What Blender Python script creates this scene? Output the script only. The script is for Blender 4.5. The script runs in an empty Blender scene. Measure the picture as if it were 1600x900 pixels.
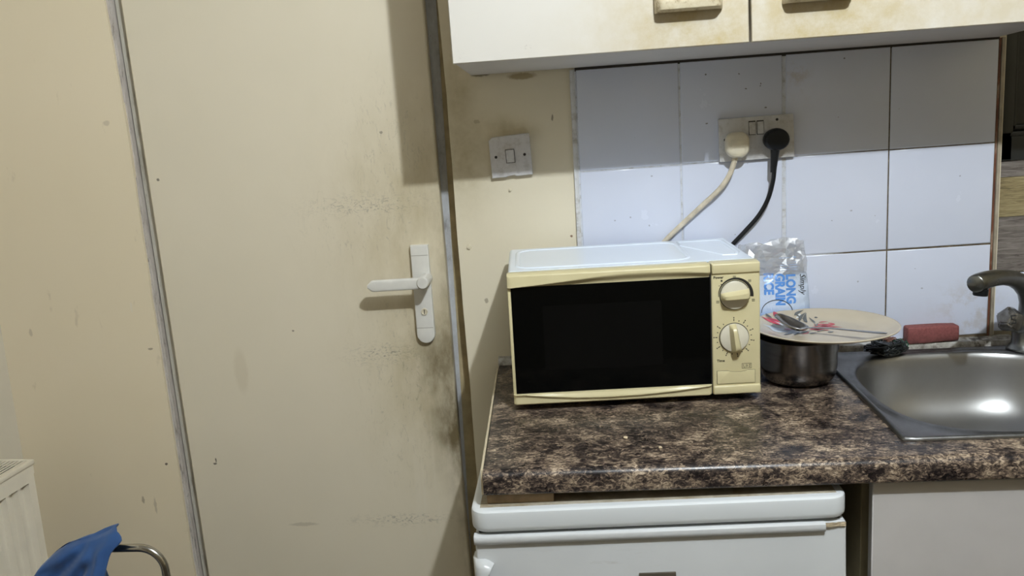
import bpy, bmesh, math, random
from mathutils import Vector, Matrix, noise
from mathutils.bvhtree import BVHTree
random.seed(7)
SC = bpy.context.scene
COL = SC.collection
# ------------------------------------------------------------------ camera
cam = bpy.data.cameras.new('camera')
cam.sensor_width = 36.0
cam.lens = 1450.0 / 1600.0 * 36.0
cam.clip_start = 0.02
camo = bpy.data.objects.new('camera', cam)
COL.objects.link(camo)
RX = Vector((0.99666853, 0.05704389, -0.05829104))
UX = Vector((0.045898, 0.19850168, 0.97902526))
FX = Vector((-0.06741828, 0.9784391, -0.19522218))
mw = Matrix.Identity(4)
for i in range(3):
    mw[i][0] = RX[i]; mw[i][1] = UX[i]; mw[i][2] = -FX[i]
mw[0][3], mw[1][3], mw[2][3] = -0.01963, -1.85985, 1.4309
camo.matrix_world = mw
SC.camera = camo
# ------------------------------------------------------------------ world, light, exposure
w = bpy.data.worlds.new('night')
SC.world = w
w.use_nodes = True
w.node_tree.nodes['Background'].inputs[0].default_value = (0.010, 0.012, 0.016, 1)
w.node_tree.nodes['Background'].inputs[1].default_value = 1.0
bulb = bpy.data.lights.new('ceiling_bulb', 'POINT')
bulb.energy = 97.0
bulb.color = (0.885, 0.95, 1.0)
bulb.shadow_soft_size = 0.02
bo = bpy.data.objects.new('ceiling_bulb', bulb)
bo.location = (0.40, -1.52, 2.36)
COL.objects.link(bo)
SC.view_settings.view_transform = 'Standard'
SC.view_settings.look = 'None'
SC.view_settings.exposure = 0.0
SC.view_settings.gamma = 1.0
SC.view_settings.use_curve_mapping = False


# ------------------------------------------------------------------ material helper
class NB:
    def __init__(s, name, rough=0.5, metal=0.0, spec=0.5, coat=0.0):
        s.mat = bpy.data.materials.new(name); s.mat.use_nodes = True
        s.t = s.mat.node_tree; s.n = s.t.nodes; s.l = s.t.links
        s.b = s.n['Principled BSDF']; s.out = s.n['Material Output']
        s.b.inputs['Roughness'].default_value = rough
        s.b.inputs['Metallic'].default_value = metal
        s.b.inputs['Specular IOR Level'].default_value = spec
        if coat: s.b.inputs['Coat Weight'].default_value = coat; s.b.inputs['Coat Roughness'].default_value = 0.08
        s.co = s.n.new('ShaderNodeTexCoord').outputs['Object']
    def put(s, sock, v):
        if hasattr(v, 'is_output'): s.l.new(v, sock)
        elif isinstance(v, (tuple, list)):
            v = tuple(v)
            sock.default_value = v + (1.0,) if (len(v) == 3 and sock.type == 'RGBA') else v
        else: sock.default_value = v
    def noise(s, scale=5, det=4, rough=0.55, vec=None, dist=0.0):
        n = s.n.new('ShaderNodeTexNoise'); n.inputs['Scale'].default_value = scale
        n.inputs['Detail'].default_value = det; n.inputs['Roughness'].default_value = rough
        n.inputs['Distortion'].default_value = dist
        s.l.new(vec or s.co, n.inputs['Vector']); return n.outputs['Fac']
    def voro(s, scale=5, vec=None, feat='F1'):
        n = s.n.new('ShaderNodeTexVoronoi'); n.feature = feat; n.inputs['Scale'].default_value = scale
        s.l.new(vec or s.co, n.inputs['Vector']); return n.outputs['Distance']
    def map(s, scale=(1, 1, 1), rot=(0, 0, 0), loc=(0, 0, 0), vec=None):
        n = s.n.new('ShaderNodeMapping')
        n.inputs['Scale'].default_value = scale; n.inputs['Rotation'].default_value = rot; n.inputs['Location'].default_value = loc
        s.l.new(vec or s.co, n.inputs['Vector']); return n.outputs[0]
    def warp(s, amt=0.02, scale=8):
        n = s.n.new('ShaderNodeTexNoise'); n.inputs['Scale'].default_value = scale; n.inputs['Detail'].default_value = 5
        s.l.new(s.co, n.inputs['Vector'])
        c = s.n.new('ShaderNodeVectorMath'); c.operation = 'SUBTRACT'
        s.l.new(n.outputs['Color'], c.inputs[0]); c.inputs[1].default_value = (0.5, 0.5, 0.5)
        a = s.n.new('ShaderNodeVectorMath'); a.operation = 'MULTIPLY_ADD'
        s.l.new(c.outputs[0], a.inputs[0]); a.inputs[1].default_value = (amt,) * 3; s.l.new(s.co, a.inputs[2])
        return a.outputs[0]
    def ramp(s, fac, stops, interp='LINEAR'):
        n = s.n.new('ShaderNodeValToRGB'); n.color_ramp.interpolation = interp
        e = n.color_ramp.elements
        while len(e) < len(stops): e.new(0.5)
        for k, (p, c) in enumerate(stops):
            e[k].position = p
            if not isinstance(c, (tuple, list)): c = (c, c, c)
            e[k].color = tuple(c) + (1.0,) if len(c) == 3 else c
        s.l.new(fac, n.inputs[0]); return n.outputs[0]
    def mix(s, fac, a, b, mode='MIX'):
        n = s.n.new('ShaderNodeMix'); n.data_type = 'RGBA'; n.blend_type = mode
        s.put(n.inputs[0], fac); s.put(n.inputs[6], a); s.put(n.inputs[7], b); return n.outputs[2]
    def m(s, op, a, b=0.0, clamp=False):
        n = s.n.new('ShaderNodeMath'); n.operation = op; n.use_clamp = clamp
        s.put(n.inputs[0], a); s.put(n.inputs[1], b); return n.outputs[0]
    def axis(s, k, vec=None):
        n = s.n.new('ShaderNodeSeparateXYZ'); s.l.new(vec or s.co, n.inputs[0]); return n.outputs[k]
    def blob(s, c, r, vec=None):
        a = s.n.new('ShaderNodeVectorMath'); a.operation = 'SUBTRACT'; s.l.new(vec or s.co, a.inputs[0]); a.inputs[1].default_value = c
        d = s.n.new('ShaderNodeVectorMath'); d.operation = 'DIVIDE'; s.l.new(a.outputs[0], d.inputs[0]); d.inputs[1].default_value = r
        e = s.n.new('ShaderNodeVectorMath'); e.operation = 'DOT_PRODUCT'; s.l.new(d.outputs[0], e.inputs[0]); s.l.new(d.outputs[0], e.inputs[1])
        return s.m('EXPONENT', s.m('MULTIPLY', e.outputs['Value'], -1.0))
    def marks(s, c, items):
        # small individual scuffs: (centre xz, radii xz, colour, strength)
        wv = s.warp(0.006, 120)
        for (x, z), (rx, rz), colr, st in items:
            f = s.ramp(s.blob((x, 0, z), (rx, 1, rz), wv), [(0.30, 0.0), (0.62, st)])
            c = s.mix(f, c, colr)
        return c
    def bump(s, h, strength=0.2, dist=0.002):
        n = s.n.new('ShaderNodeBump'); n.inputs['Strength'].default_value = strength; n.inputs['Distance'].default_value = dist
        s.l.new(h, n.inputs['Height']); s.l.new(n.outputs[0], s.b.inputs['Normal'])
    def col(s, v): s.put(s.b.inputs['Base Color'], v)
    def rgh(s, v): s.put(s.b.inputs['Roughness'], v)


def srgb(r, g, b):
    f = lambda c: (c / 255 / 12.92) if c / 255 <= 0.04045 else ((c / 255 + 0.055) / 1.055) ** 2.4
    return (f(r), f(g), f(b))


def plain(name, c, rough=0.5, metal=0.0, var=0.08, scale=30, bump=0.0, spec=0.5):
    b = NB(name, rough, metal, spec)
    k = b.noise(scale, 4)
    lo = tuple(max(0, x * (1 - var)) for x in c); hi = tuple(min(1, x * (1 + var)) for x in c)
    b.col(b.ramp(k, [(0.3, lo), (0.7, hi)]))
    if bump: b.bump(k, bump, 0.001)
    return b.mat


M = {}
# --- painted door: cream gloss paint with grime round the lever
b = NB('door_paint', 0.42)
base = b.ramp(b.noise(3, 3), [(0.3, (0.700, 0.635, 0.495)), (0.7, (0.735, 0.665, 0.525))])
wv = b.warp(0.05, 14)
n1 = b.noise(26, 6, 0.65, b.map((1, 1, 0.45)))
yel = b.m('MULTIPLY', b.m('MAXIMUM', b.blob((-0.34, 0, 1.22), (0.15, 1, 0.22), wv), b.blob((-0.33, 0, 0.92), (0.13, 1, 0.26), wv)), b.ramp(n1, [(0.25, 0.25), (0.7, 1.0)]))
c = b.mix(b.m('MULTIPLY', yel, 0.62), base, (0.40, 0.325, 0.16))
brn = b.m('MULTIPLY', b.m('MAXIMUM', b.m('MULTIPLY', b.blob((-0.276, 0, 0.775), (0.048, 1, 0.105), wv), 1.5), b.m('MULTIPLY', b.blob((-0.300, 0, 0.895), (0.055, 1, 0.085), wv), 0.95)), b.ramp(n1, [(0.3, 0.40), (0.6, 1.0)]), True)
c = b.mix(b.m('MULTIPLY', brn, 0.92), c, (0.095, 0.066, 0.022))
edge = b.m('MULTIPLY', b.blob((-0.279, 0, 0.80), (0.022, 1, 0.45), wv), b.ramp(n1, [(0.35, 0.0), (0.7, 0.7)]))
c = b.mix(edge, c, (0.16, 0.12, 0.06))
sc1 = b.ramp(b.noise(95, 6, 0.75, b.map((1.0, 1, 0.35), (0, 0.4, 0)), 1.5), [(0.56, 0.0), (0.64, 1.0)])
sc2 = b.ramp(b.noise(110, 6, 0.75, b.map((0.6, 1, 1.2)), 1.5), [(0.52, 0.0), (0.60, 1.0)])
reg1 = b.m('MAXIMUM', b.blob((-0.44, 0, 1.21), (0.10, 1, 0.07)), b.m('MAXIMUM', b.blob((-0.39, 0, 0.86), (0.08, 1, 0.20)), b.blob((-0.38, 0, 1.35), (0.07, 1, 0.12))))
reg2 = b.m('MAXIMUM', b.blob((-0.43, 0, 1.245), (0.10, 1, 0.018)), b.m('MAXIMUM', b.blob((-0.41, 0, 0.555), (0.09, 1, 0.012)), b.blob((-0.42, 0, 0.93), (0.07, 1, 0.02))))
c = b.mix(b.m('MULTIPLY', b.m('MULTIPLY', sc1, reg1), 0.42), c, (0.20, 0.18, 0.14))
c = b.mix(b.m('MULTIPLY', b.m('MULTIPLY', sc2, reg2), 0.70), c, (0.17, 0.16, 0.135))
drip = b.m('MULTIPLY', b.ramp(b.noise(60, 2, 0.5, b.map((1, 1, 0.03))), [(0.55, 0.0), (0.66, 1.0)]), b.blob((-0.345, 0, 0.62), (0.06, 1, 0.14)))
c = b.mix(b.m('MULTIPLY', drip, 0.35), c, (0.72, 0.66, 0.54))
spk = b.ramp(b.voro(6.5, b.warp(0.01, 60)), [(0.007, 1.0), (0.015, 0.0)])
c = b.mix(b.m('MULTIPLY', spk, 0.7), c, (0.17, 0.13, 0.09))
dk = (0.10, 0.08, 0.06)
c = b.marks(c, [((-0.8165, 0.7060), (0.0018, 0.006), dk, 0.9), ((-0.8195, 0.6985), (0.0045, 0.0024), dk, 0.9), ((-0.737, 0.905), (0.016, 0.052), (0.44, 0.36, 0.22), 0.18),
                ((-0.637, 0.5505), (0.035, 0.0045), (0.40, 0.34, 0.25), 0.45), ((-0.8626, 1.3186), (0.003, 0.003), dk, 0.8), ((-0.6149, 0.9879), (0.003, 0.002), dk, 0.7), ((-0.393, 1.3883), (0.0035, 0.003), dk, 0.6)])
b.col(c)
b.rgh(b.ramp(n1, [(0.3, 0.38), (0.7, 0.55)]))
b.bump(b.noise(160, 3), 0.05, 0.001)
M['door'] = b.mat
# --- plaster wall paint
b = NB('cream_wall_paint', 0.6)
base = b.ramp(b.noise(3.5, 4), [(0.3, (0.685, 0.620, 0.475)), (0.7, (0.730, 0.665, 0.515))])
wv = b.warp(0.05, 12)
n1 = b.noise(30, 6, 0.65)
st = b.m('MULTIPLY', b.m('MAXIMUM', b.blob((-0.235, 0, 1.33), (0.055, 1, 0.10), wv), b.m('MAXIMUM', b.blob((-0.135, 0, 1.38), (0.05, 1, 0.02), wv), b.blob((-0.23, 0, 1.45), (0.03, 1, 0.1), wv))), b.ramp(n1, [(0.3, 0.3), (0.7, 1.0)]))
c = b.mix(b.m('MULTIPLY', st, 0.62), base, (0.315, 0.25, 0.10))
c = b.marks(c, [((-0.1043, 1.4811), (0.030, 0.007), (0.30, 0.22, 0.09), 0.75), ((-0.1856, 1.4897), (0.02, 0.005), (0.14, 0.11, 0.06), 0.7), ((-0.0483, 1.3977), (0.0022, 0.007), (0.13, 0.10, 0.06), 0.7), ((-0.1979, 1.3988), (0.006, 0.004), (0.25, 0.19, 0.10), 0.4), ((-0.0214, 1.1607), (0.0028, 0.0028), (0.16, 0.07, 0.03), 0.9), ((-0.2021, 1.0355), (0.004, 0.005), (0.20, 0.16, 0.10), 0.6)])
lft = b.ramp(b.axis(0), [(0.0, 1.0), (1.0, 0.0)])
b.col(c)
b.bump(b.m('ADD', b.noise(120, 3), b.m('MULTIPLY', b.noise(14, 4), 2.0)), 0.10, 0.002)
M['wall'] = b.mat
b = NB('left_panel_paint', 0.55)
wv = b.warp(0.03, 20)
c = b.ramp(b.noise(2.5, 3), [(0.3, (0.750, 0.655, 0.475)), (0.7, (0.785, 0.690, 0.515))])
pk = b.ramp(b.voro(6, b.warp(0.012, 50)), [(0.006, 1.0), (0.014, 0.0)])
c = b.mix(b.m('MULTIPLY', pk, 0.6), c, (0.22, 0.17, 0.11))
sc = b.m('MULTIPLY', b.ramp(b.noise(40, 4, 0.6, b.map((0.6, 1, 0.25), (0, 0.4, 0))), [(0.66, 0), (0.72, 1)]), 0.3)
c = b.mix(sc, c, (0.42, 0.34, 0.24))
dk = (0.20, 0.15, 0.10)
c = b.marks(c, [((-1.181, 1.0106), (0.004, 0.010), dk, 0.32), ((-0.9509, 1.438), (0.008, 0.006), (0.45, 0.38, 0.28), 0.5), ((-0.9532, 1.0562), (0.0022, 0.012), (0.75, 0.68, 0.55), 0.8),
                ((-0.9243, 0.9643), (0.006, 0.0025), dk, 0.7), ((-0.9243, 0.7044), (0.0035, 0.003), (0.07, 0.05, 0.04), 0.9), ((-0.9875, 0.6229), (0.0035, 0.009), dk, 0.6), ((-0.9619, 0.6085), (0.003, 0.02), dk, 0.35), ((-1.105, 0.528), (0.006, 0.005), dk, 0.5)])
b.col(c); b.bump(b.noise(110, 3), 0.06, 0.001)
M['panel'] = b.mat
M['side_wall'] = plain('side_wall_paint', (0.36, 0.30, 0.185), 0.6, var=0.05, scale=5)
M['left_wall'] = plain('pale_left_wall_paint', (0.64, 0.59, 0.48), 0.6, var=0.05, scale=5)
M['front_wall'] = plain('dark_front_wall_paint', (0.27, 0.22, 0.14), 0.6, var=0.05, scale=5)  # unseen wall, coloured dark so it bounces less light
M['ceil'] = plain('ceiling_paint', (0.50, 0.485, 0.45), 0.7, var=0.03, scale=5)
M['floor'] = plain('dark_vinyl_floor', (0.07, 0.055, 0.042), 0.4, var=0.2, scale=12)
# --- worn grey-white gloss paint of the door frame
b = NB('worn_frame_paint', 0.45)
n1 = b.noise(90, 6, 0.7, b.map((1, 1, 0.25)))
c = b.ramp(n1, [(0.34, (0.30, 0.265, 0.235)), (0.43, (0.52, 0.475, 0.435)), (0.6, (0.60, 0.555, 0.515))])
spot = b.ramp(b.noise(38, 5, 0.7, b.map((1, 1, 0.5))), [(0.62, 0.0), (0.70, 1.0)])
c = b.mix(b.m('MULTIPLY', spot, 0.8), c, (0.17, 0.15, 0.13))
b.col(c); b.bump(n1, 0.25, 0.002)
M['frame'] = b.mat
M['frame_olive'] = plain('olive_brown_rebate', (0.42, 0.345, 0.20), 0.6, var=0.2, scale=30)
b = NB('pale_frame_paint', 0.4)
n1 = b.noise(60, 5, 0.7, b.map((1, 1, 0.2)))
b.col(b.ramp(n1, [(0.30, (0.30, 0.28, 0.23)), (0.45, (0.50, 0.48, 0.41)), (0.7, (0.56, 0.54, 0.47))]))
M['frame_light'] = b.mat
b = NB('blue_grey_frame_paint', 0.4)
n1 = b.noise(45, 6, 0.7, b.map((1, 1, 0.4)))
c = b.ramp(n1, [(0.28, (0.24, 0.235, 0.23)), (0.42, (0.42, 0.43, 0.45)), (0.65, (0.53, 0.55, 0.58))])
c = b.mix(b.ramp(b.noise(20, 6, 0.75, b.map((2, 1, 0.6))), [(0.60, 0.0), (0.68, 0.7)]), c, (0.15, 0.12, 0.09))
b.col(c); b.bump(n1, 0.2, 0.002)
M['frame_blue'] = b.mat
# --- tiles
TILE_MARKS = [(0.2516, 1.4621, 0.0017, 0.0016, 0.77), (0.315, 1.4607, 0.0018, 0.0016, 0.77), (0.3269, 1.4323, 0.0022, 0.0012, 0.77), (0.3549, 1.4403, 0.0014, 0.0019, 0.77), (0.3549, 1.4354, 0.0017, 0.0013, 0.77), (0.3644, 1.3936, 0.0026, 0.0015, 0.77), (0.2512, 1.3695, 0.0024, 0.0015, 0.77), (0.514, 1.4774, 0.0022, 0.0012, 0.77), (0.1418, 1.2733, 0.0022, 0.0019, 0.42), (0.0976, 1.1928, 0.0020, 0.0017, 0.42), (0.4928, 1.1662, 0.0022, 0.0012, 0.42), (0.5298, 1.1833, 0.0023, 0.0016, 0.42), (0.6557, 1.0619, 0.0017, 0.0011, 0.42), (0.6692, 1.0223, 0.0024, 0.0015, 0.42), (0.5441, 1.0412, 0.0022, 0.0019, 0.42), (0.7359, 1.2413, 0.0022, 0.0019, 0.42), (0.1352, 1.1754, 0.0019, 0.0018, 0.42), (0.0656, 1.188, 0.0019, 0.0019, 0.42)]
b = NB('glazed_white_tile', 0.16)
c = b.ramp(b.noise(5, 3), [(0.3, (0.605, 0.645, 0.765)), (0.7, (0.645, 0.685, 0.805))])
pk = b.ramp(b.voro(26, b.warp(0.02, 40)), [(0.018, 1.0), (0.035, 0.0)])
gate = b.ramp(b.noise(9, 2), [(0.5, 0.0), (0.58, 1.0)])
c = b.mix(b.m('MULTIPLY', b.m('MULTIPLY', pk, gate), 0.75), c, (0.16, 0.13, 0.11))
sm = b.m('MULTIPLY', b.ramp(b.noise(30, 6, 0.7), [(0.48, 0.0), (0.62, 1.0)]), b.m('MAXIMUM', b.blob((0.765, 0, 0.965), (0.06, 1, 0.06)), b.blob((0.425, 0, 1.45), (0.022, 1, 0.035))))
c = b.mix(b.m('MULTIPLY', sm, 0.5), c, (0.44, 0.38, 0.32))
dk = (0.07, 0.055, 0.045)
c = b.marks(c, [((x, z), (rx, rz), dk, st) for x, z, rx, rz, st in TILE_MARKS])
b.col(c)
b.rgh(b.ramp(b.noise(18, 5), [(0.3, 0.12), (0.75, 0.30)]))
b.bump(b.noise(10, 2), 0.08, 0.004)
M['tile'] = b.mat
b = NB('dirty_grout', 0.85)
k = b.noise(60, 5, 0.7)
dirty = b.ramp(k, [(0.3, (0.045, 0.032, 0.018)), (0.6, (0.13, 0.098, 0.058)), (0.8, (0.26, 0.21, 0.145))])
clean = b.ramp(k, [(0.3, (0.34, 0.32, 0.30)), (0.48, (0.57, 0.59, 0.63)), (0.7, (0.62, 0.65, 0.72))])
f = b.ramp(b.m('ADD', b.axis(0), b.m('MULTIPLY', b.m('SUBTRACT', b.noise(14, 3), 0.5), 0.12)), [(0.44, 0.0), (0.53, 1.0)])
b.col(b.mix(f, clean, dirty))
M['grout'] = b.mat
b = NB('white_filler', 0.6)
k = b.noise(50, 5, 0.7)
b.col(b.ramp(k, [(0.3, (0.38, 0.36, 0.32)), (0.5, (0.60, 0.60, 0.60)), (0.8, (0.68, 0.69, 0.70))])); b.bump(k, 0.3, 0.002)
M['filler'] = b.mat
b = NB('rusty_edge', 0.6)
k = b.noise(30, 5, 0.7, b.map((1, 1, 0.4)))
b.col(b.ramp(k, [(0.35, (0.075, 0.022, 0.012)), (0.55, (0.17, 0.06, 0.03)), (0.75, (0.40, 0.33, 0.25))]))
M['rust'] = b.mat
b = NB('grubby_bead', 0.6)
k = b.noise(35, 6, 0.7)
c = b.ramp(k, [(0.35, (0.10, 0.085, 0.065)), (0.5, (0.42, 0.40, 0.36)), (0.65, (0.62, 0.62, 0.61))])
c = b.mix(b.m('MULTIPLY', b.blob((0.775, 0, 0.915), (0.03, 1, 0.03)), b.ramp(b.noise(80, 5), [(0.42, 0.0), (0.55, 1.0)])), c, (0.05, 0.035, 0.02))
b.col(c)
M['bead'] = b.mat
# --- wood-effect planks
def wood(name, c0, c1, c2):
    b = NB(name, 0.5)
    v = b.map((1.2, 1, 14), (0, 0.04, 0))
    g = b.noise(14, 7, 0.7, v, 1.2)
    b.col(b.ramp(g, [(0.34, c0), (0.5, c1), (0.68, c2)])); b.bump(g, 0.3, 0.002); return b.mat
M['plank_grey'] = wood('grey_wood_effect', (0.07, 0.058, 0.05), (0.16, 0.14, 0.125), (0.25, 0.225, 0.205))
M['plank_olive'] = wood('olive_wood_effect', (0.10, 0.075, 0.035), (0.25, 0.20, 0.10), (0.34, 0.285, 0.16))
M['win_frame'] = plain('dark_window_frame', (0.030, 0.031, 0.028), 0.35, var=0.12, scale=14)
b = NB('dark_pane', 0.06); b.col((0.012, 0.013, 0.014)); M['pane'] = b.mat
# --- laminate worktop
b = NB('mottled_worktop', 0.30, spec=0.32)
wv = b.warp(0.010, 70)
P = b.noise(24, 3, 0.55)
F = b.noise(100, 6, 0.68, b.map((1, 1.8, 1.8), vec=wv), 1.2)
G = b.noise(230, 4, 0.7, b.map((0.8, 1.7, 1.2)))
v_ = b.m('ADD', b.m('ADD', b.m('MULTIPLY', F, 0.55), b.m('MULTIPLY', P, 0.30)), b.m('MULTIPLY', G, 0.15))
c = b.ramp(v_, [(0.405, (0.006, 0.005, 0.005)), (0.455, (0.018, 0.013, 0.013)), (0.495, (0.060, 0.044, 0.036)), (0.535, (0.165, 0.122, 0.088)), (0.585, (0.37, 0.29, 0.205)), (0.64, (0.55, 0.45, 0.34))])
rs = b.m('MULTIPLY', b.m('MAXIMUM', b.blob((0.125, -0.45, 0.9), (0.035, 0.04, 1), wv), b.blob((0.11, -0.39, 0.9), (0.05, 0.03, 1), wv)), b.ramp(b.noise(50, 5, 0.7), [(0.45, 0.0), (0.6, 1.0)]))
c = b.mix(b.m('MULTIPLY', rs, 0.6), c, (0.21, 0.09, 0.025))
b.col(c)
b.rgh(b.ramp(b.noise(25, 5), [(0.3, 0.24), (0.75, 0.42)]))
b.bump(b.noise(300, 3), 0.05, 0.0006)
M['worktop'] = b.mat
M['cream_edge'] = plain('cream_edge_strip', (0.55, 0.47, 0.33), 0.5)
M['batten'] = plain('raw_batten_wood', (0.22, 0.15, 0.08), 0.7, var=0.25, scale=40)
# --- wall cabinet paint, yellowed towards the grips
b = NB('cabinet_front', 0.38)
base = b.ramp(b.noise(3, 3), [(0.3, (0.650, 0.620, 0.565)), (0.7, (0.675, 0.650, 0.600))])
wv = b.warp(0.08, 9)
n1 = b.noise(20, 7, 0.7)
g = b.m('MAXIMUM', b.blob((0.405, 0, 0.035), (0.15, 1, 0.12), wv), b.m('MAXIMUM', b.blob((0.60, 0, 0.03), (0.19, 1, 0.10), wv), b.m('MULTIPLY', b.blob((0.86, 0, 0.03), (0.25, 1, 0.08), wv), 0.55)))
g = b.m('MULTIPLY', g, b.ramp(n1, [(0.3, 0.32), (0.62, 1.0)]))
c = b.mix(b.m('MULTIPLY', g, 0.95), base, (0.44, 0.34, 0.14))
mk = b.m('MULTIPLY', b.ramp(b.noise(90, 5, 0.7), [(0.58, 0), (0.66, 1)]), b.m('MAXIMUM', b.blob((0.125, 0, 0.03), (0.007, 1, 0.02)), b.blob((0.008, 0, 0.012), (0.008, 1, 0.01))))
c = b.mix(b.m('MULTIPLY', mk, 0.6), c, (0.30, 0.27, 0.25))
b.col(c); b.bump(b.noise(35, 5, 0.7), 0.06, 0.002)
M['cab'] = b.mat
b = NB('cabinet_grip', 0.45)
n1 = b.noise(70, 6, 0.75)
b.col(b.ramp(n1, [(0.33, (0.30, 0.22, 0.11)), (0.46, (0.60, 0.52, 0.36)), (0.7, (0.70, 0.64, 0.49))])); b.bump(n1, 0.2, 0.001)
M['grip'] = b.mat
M['carcass'] = plain('pale_grey_carcass', (0.62, 0.59, 0.56), 0.45, var=0.05, scale=8)
M['dark_gap'] = plain('gap_shade', (0.03, 0.025, 0.02), 0.7)
M['base_door'] = plain('greige_cupboard_front', (0.495, 0.475, 0.46), 0.45, var=0.05, scale=10)
M['base_side'] = plain('olive_cream_side', (0.38, 0.32, 0.19), 0.55, var=0.15, scale=14)
M['plastic_white'] = plain('white_plastic', (0.66, 0.645, 0.60), 0.35, var=0.05, scale=40)
b = NB('aged_switch_plastic', 0.4)
n1 = b.noise(60, 5, 0.7)
b.col(b.ramp(n1, [(0.25, (0.44, 0.42, 0.40)), (0.5, (0.60, 0.59, 0.60)), (0.75, (0.64, 0.63, 0.63))])); M['switch'] = b.mat
b = NB('grubby_socket_plastic', 0.4)
n1 = b.noise(50, 6, 0.7)
b.col(b.ramp(n1, [(0.28, (0.42, 0.40, 0.37)), (0.5, (0.58, 0.575, 0.57)), (0.75, (0.63, 0.63, 0.63))])); M['socket'] = b.mat
M['cream_plastic'] = plain('cream_plug_plastic', (0.66, 0.60, 0.46), 0.35, var=0.08, scale=60)
M['plate_line'] = plain('plate_line', (0.34, 0.32, 0.28), 0.5)
M['strip_beige'] = plain('dull_beige_strip', (0.33, 0.285, 0.215), 0.6, var=0.2)
M['cream_cable'] = plain('cream_cable', (0.56, 0.50, 0.39), 0.45, var=0.2, scale=60)
M['black'] = plain('black_rubber', (0.007, 0.008, 0.010), 0.42, spec=0.35)
M['ink'] = plain('black_print', (0.016, 0.015, 0.014), 0.5)
M['screw'] = plain('dark_screw', (0.035, 0.03, 0.028), 0.5, 0.3)
# --- microwave
M['mw_white'] = plain('bluish_white_enamel', (0.78, 0.86, 0.97), 0.20, var=0.02, scale=6)
b = NB('yellowed_cream_plastic', 0.34)
n1 = b.noise(14, 5)
c = b.ramp(n1, [(0.3, (0.585, 0.520, 0.305)), (0.7, (0.640, 0.575, 0.355))])
pk = b.ramp(b.voro(30, b.warp(0.02, 40)), [(0.012, 1.0), (0.03, 0.0)])
b.col(b.mix(b.m('MULTIPLY', pk, 0.5), c, (0.25, 0.18, 0.08)))
M['mw_cream'] = b.mat
M['mw_pale'] = plain('pale_knob_plastic', (0.62, 0.585, 0.475), 0.3, var=0.05)
b = NB('black_door_glass', 0.10, spec=0.16)
pk = b.ramp(b.voro(22, b.warp(0.02, 40)), [(0.010, 1.0), (0.022, 0.0)])
b.col(b.mix(b.m('MULTIPLY', pk, 0.5), (0.0010, 0.0013, 0.0014), (0.10, 0.10, 0.09)))
M['mw_glass'] = b.mat
b = NB('smoked_window_mesh', 0.22, spec=0.16)
b.col(b.ramp(b.voro(420), [(0.2, (0.002, 0.002, 0.002)), (0.5, (0.0024, 0.0026, 0.0027))])); M['mw_mesh'] = b.mat
# --- fridge
b = NB('white_fridge_enamel', 0.28)
n1 = b.noise(8, 5)
c = b.ramp(n1, [(0.3, (0.545, 0.56, 0.57)), (0.7, (0.585, 0.60, 0.61))])
pk = b.ramp(b.voro(14, b.warp(0.03, 30)), [(0.012, 1.0), (0.028, 0.0)])
c = b.mix(b.m('MULTIPLY', pk, 0.55), c, (0.20, 0.16, 0.12))
scr = b.m('MULTIPLY', b.ramp(b.noise(60, 5, 0.7, b.map((0.25, 1, 1.6))), [(0.60, 0), (0.70, 1)]), b.blob((0.21, 0, 0.745), (0.13, 1, 0.03)))
c = b.mix(b.ramp(b.axis(2), [(0.803, 0.0), (0.808, 1.0)]), c, (0.66, 0.69, 0.71))  # lid and door share one paint; the lid's stronger light is coloured in
c = b.mix(b.m('MULTIPLY', scr, 0.35), c, (0.34, 0.31, 0.28))
b.col(c); M['fridge'] = b.mat
b = NB('grimy_fridge_top', 0.5)
n1 = b.noise(30, 6, 0.7)
b.col(b.ramp(n1, [(0.35, (0.28, 0.23, 0.15)), (0.65, (0.48, 0.44, 0.36))])); M['fridge_top'] = b.mat
M['dirty_corner'] = plain('broken_yellowed_plastic', (0.45, 0.37, 0.25), 0.6, var=0.35, scale=90, bump=0.4)
M['badge'] = plain('brown_badge', (0.10, 0.085, 0.065), 0.4, 0.3)
# --- metal
def steel(name, c, rough, stretch=(1, 1, 1), metal=1.0, rv=0.35):
    b = NB(name, rough, metal)
    k = b.noise(30, 6, 0.7, b.map(stretch))
    b.col(b.ramp(k, [(0.3, tuple(x * (1 - rv * 0.6) for x in c)), (0.7, c)]))
    b.rgh(b.ramp(b.noise(14, 6, 0.7), [(0.3, rough * (1 - rv * 0.6)), (0.75, min(1, rough * (1 + rv * 1.4)))]))
    return b.mat
b = NB('dull_sink_steel', 0.30, 1.0)
k = b.noise(14, 4, 0.6)
c = b.ramp(k, [(0.3, (0.33, 0.33, 0.325)), (0.7, (0.37, 0.37, 0.37))])
gr = b.m('MULTIPLY', b.ramp(b.axis(2), [(0.0008, 0.0), (0.0026, 1.0)]), b.ramp(b.noise(40, 6, 0.7, b.map((1, 0.5, 1))), [(0.35, 1.0), (0.7, 0.55)]))
b.col(b.mix(gr, c, (0.155, 0.155, 0.155)))
b.rgh(b.ramp(gr, [(0.0, 0.37), (1.0, 0.40)]))
M['sink'] = b.mat
M['pot'] = steel('dark_pot_steel', (0.21, 0.195, 0.185), 0.20, (1, 1, 8))
M['chrome'] = steel('tarnished_chrome', (0.25, 0.255, 0.245), 0.30)
M['tube'] = steel('chrome_tube', (0.50, 0.48, 0.44), 0.20)
M['spoon'] = steel('spoon_steel', (0.42, 0.41, 0.40), 0.18)
b = NB('tarnished_knob_metal', 0.16, 0.85); k = b.noise(40, 3)
b.col(b.ramp(k, [(0.3, (0.12, 0.11, 0.10)), (0.7, (0.42, 0.41, 0.39))])); M['acrylic'] = b.mat
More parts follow.
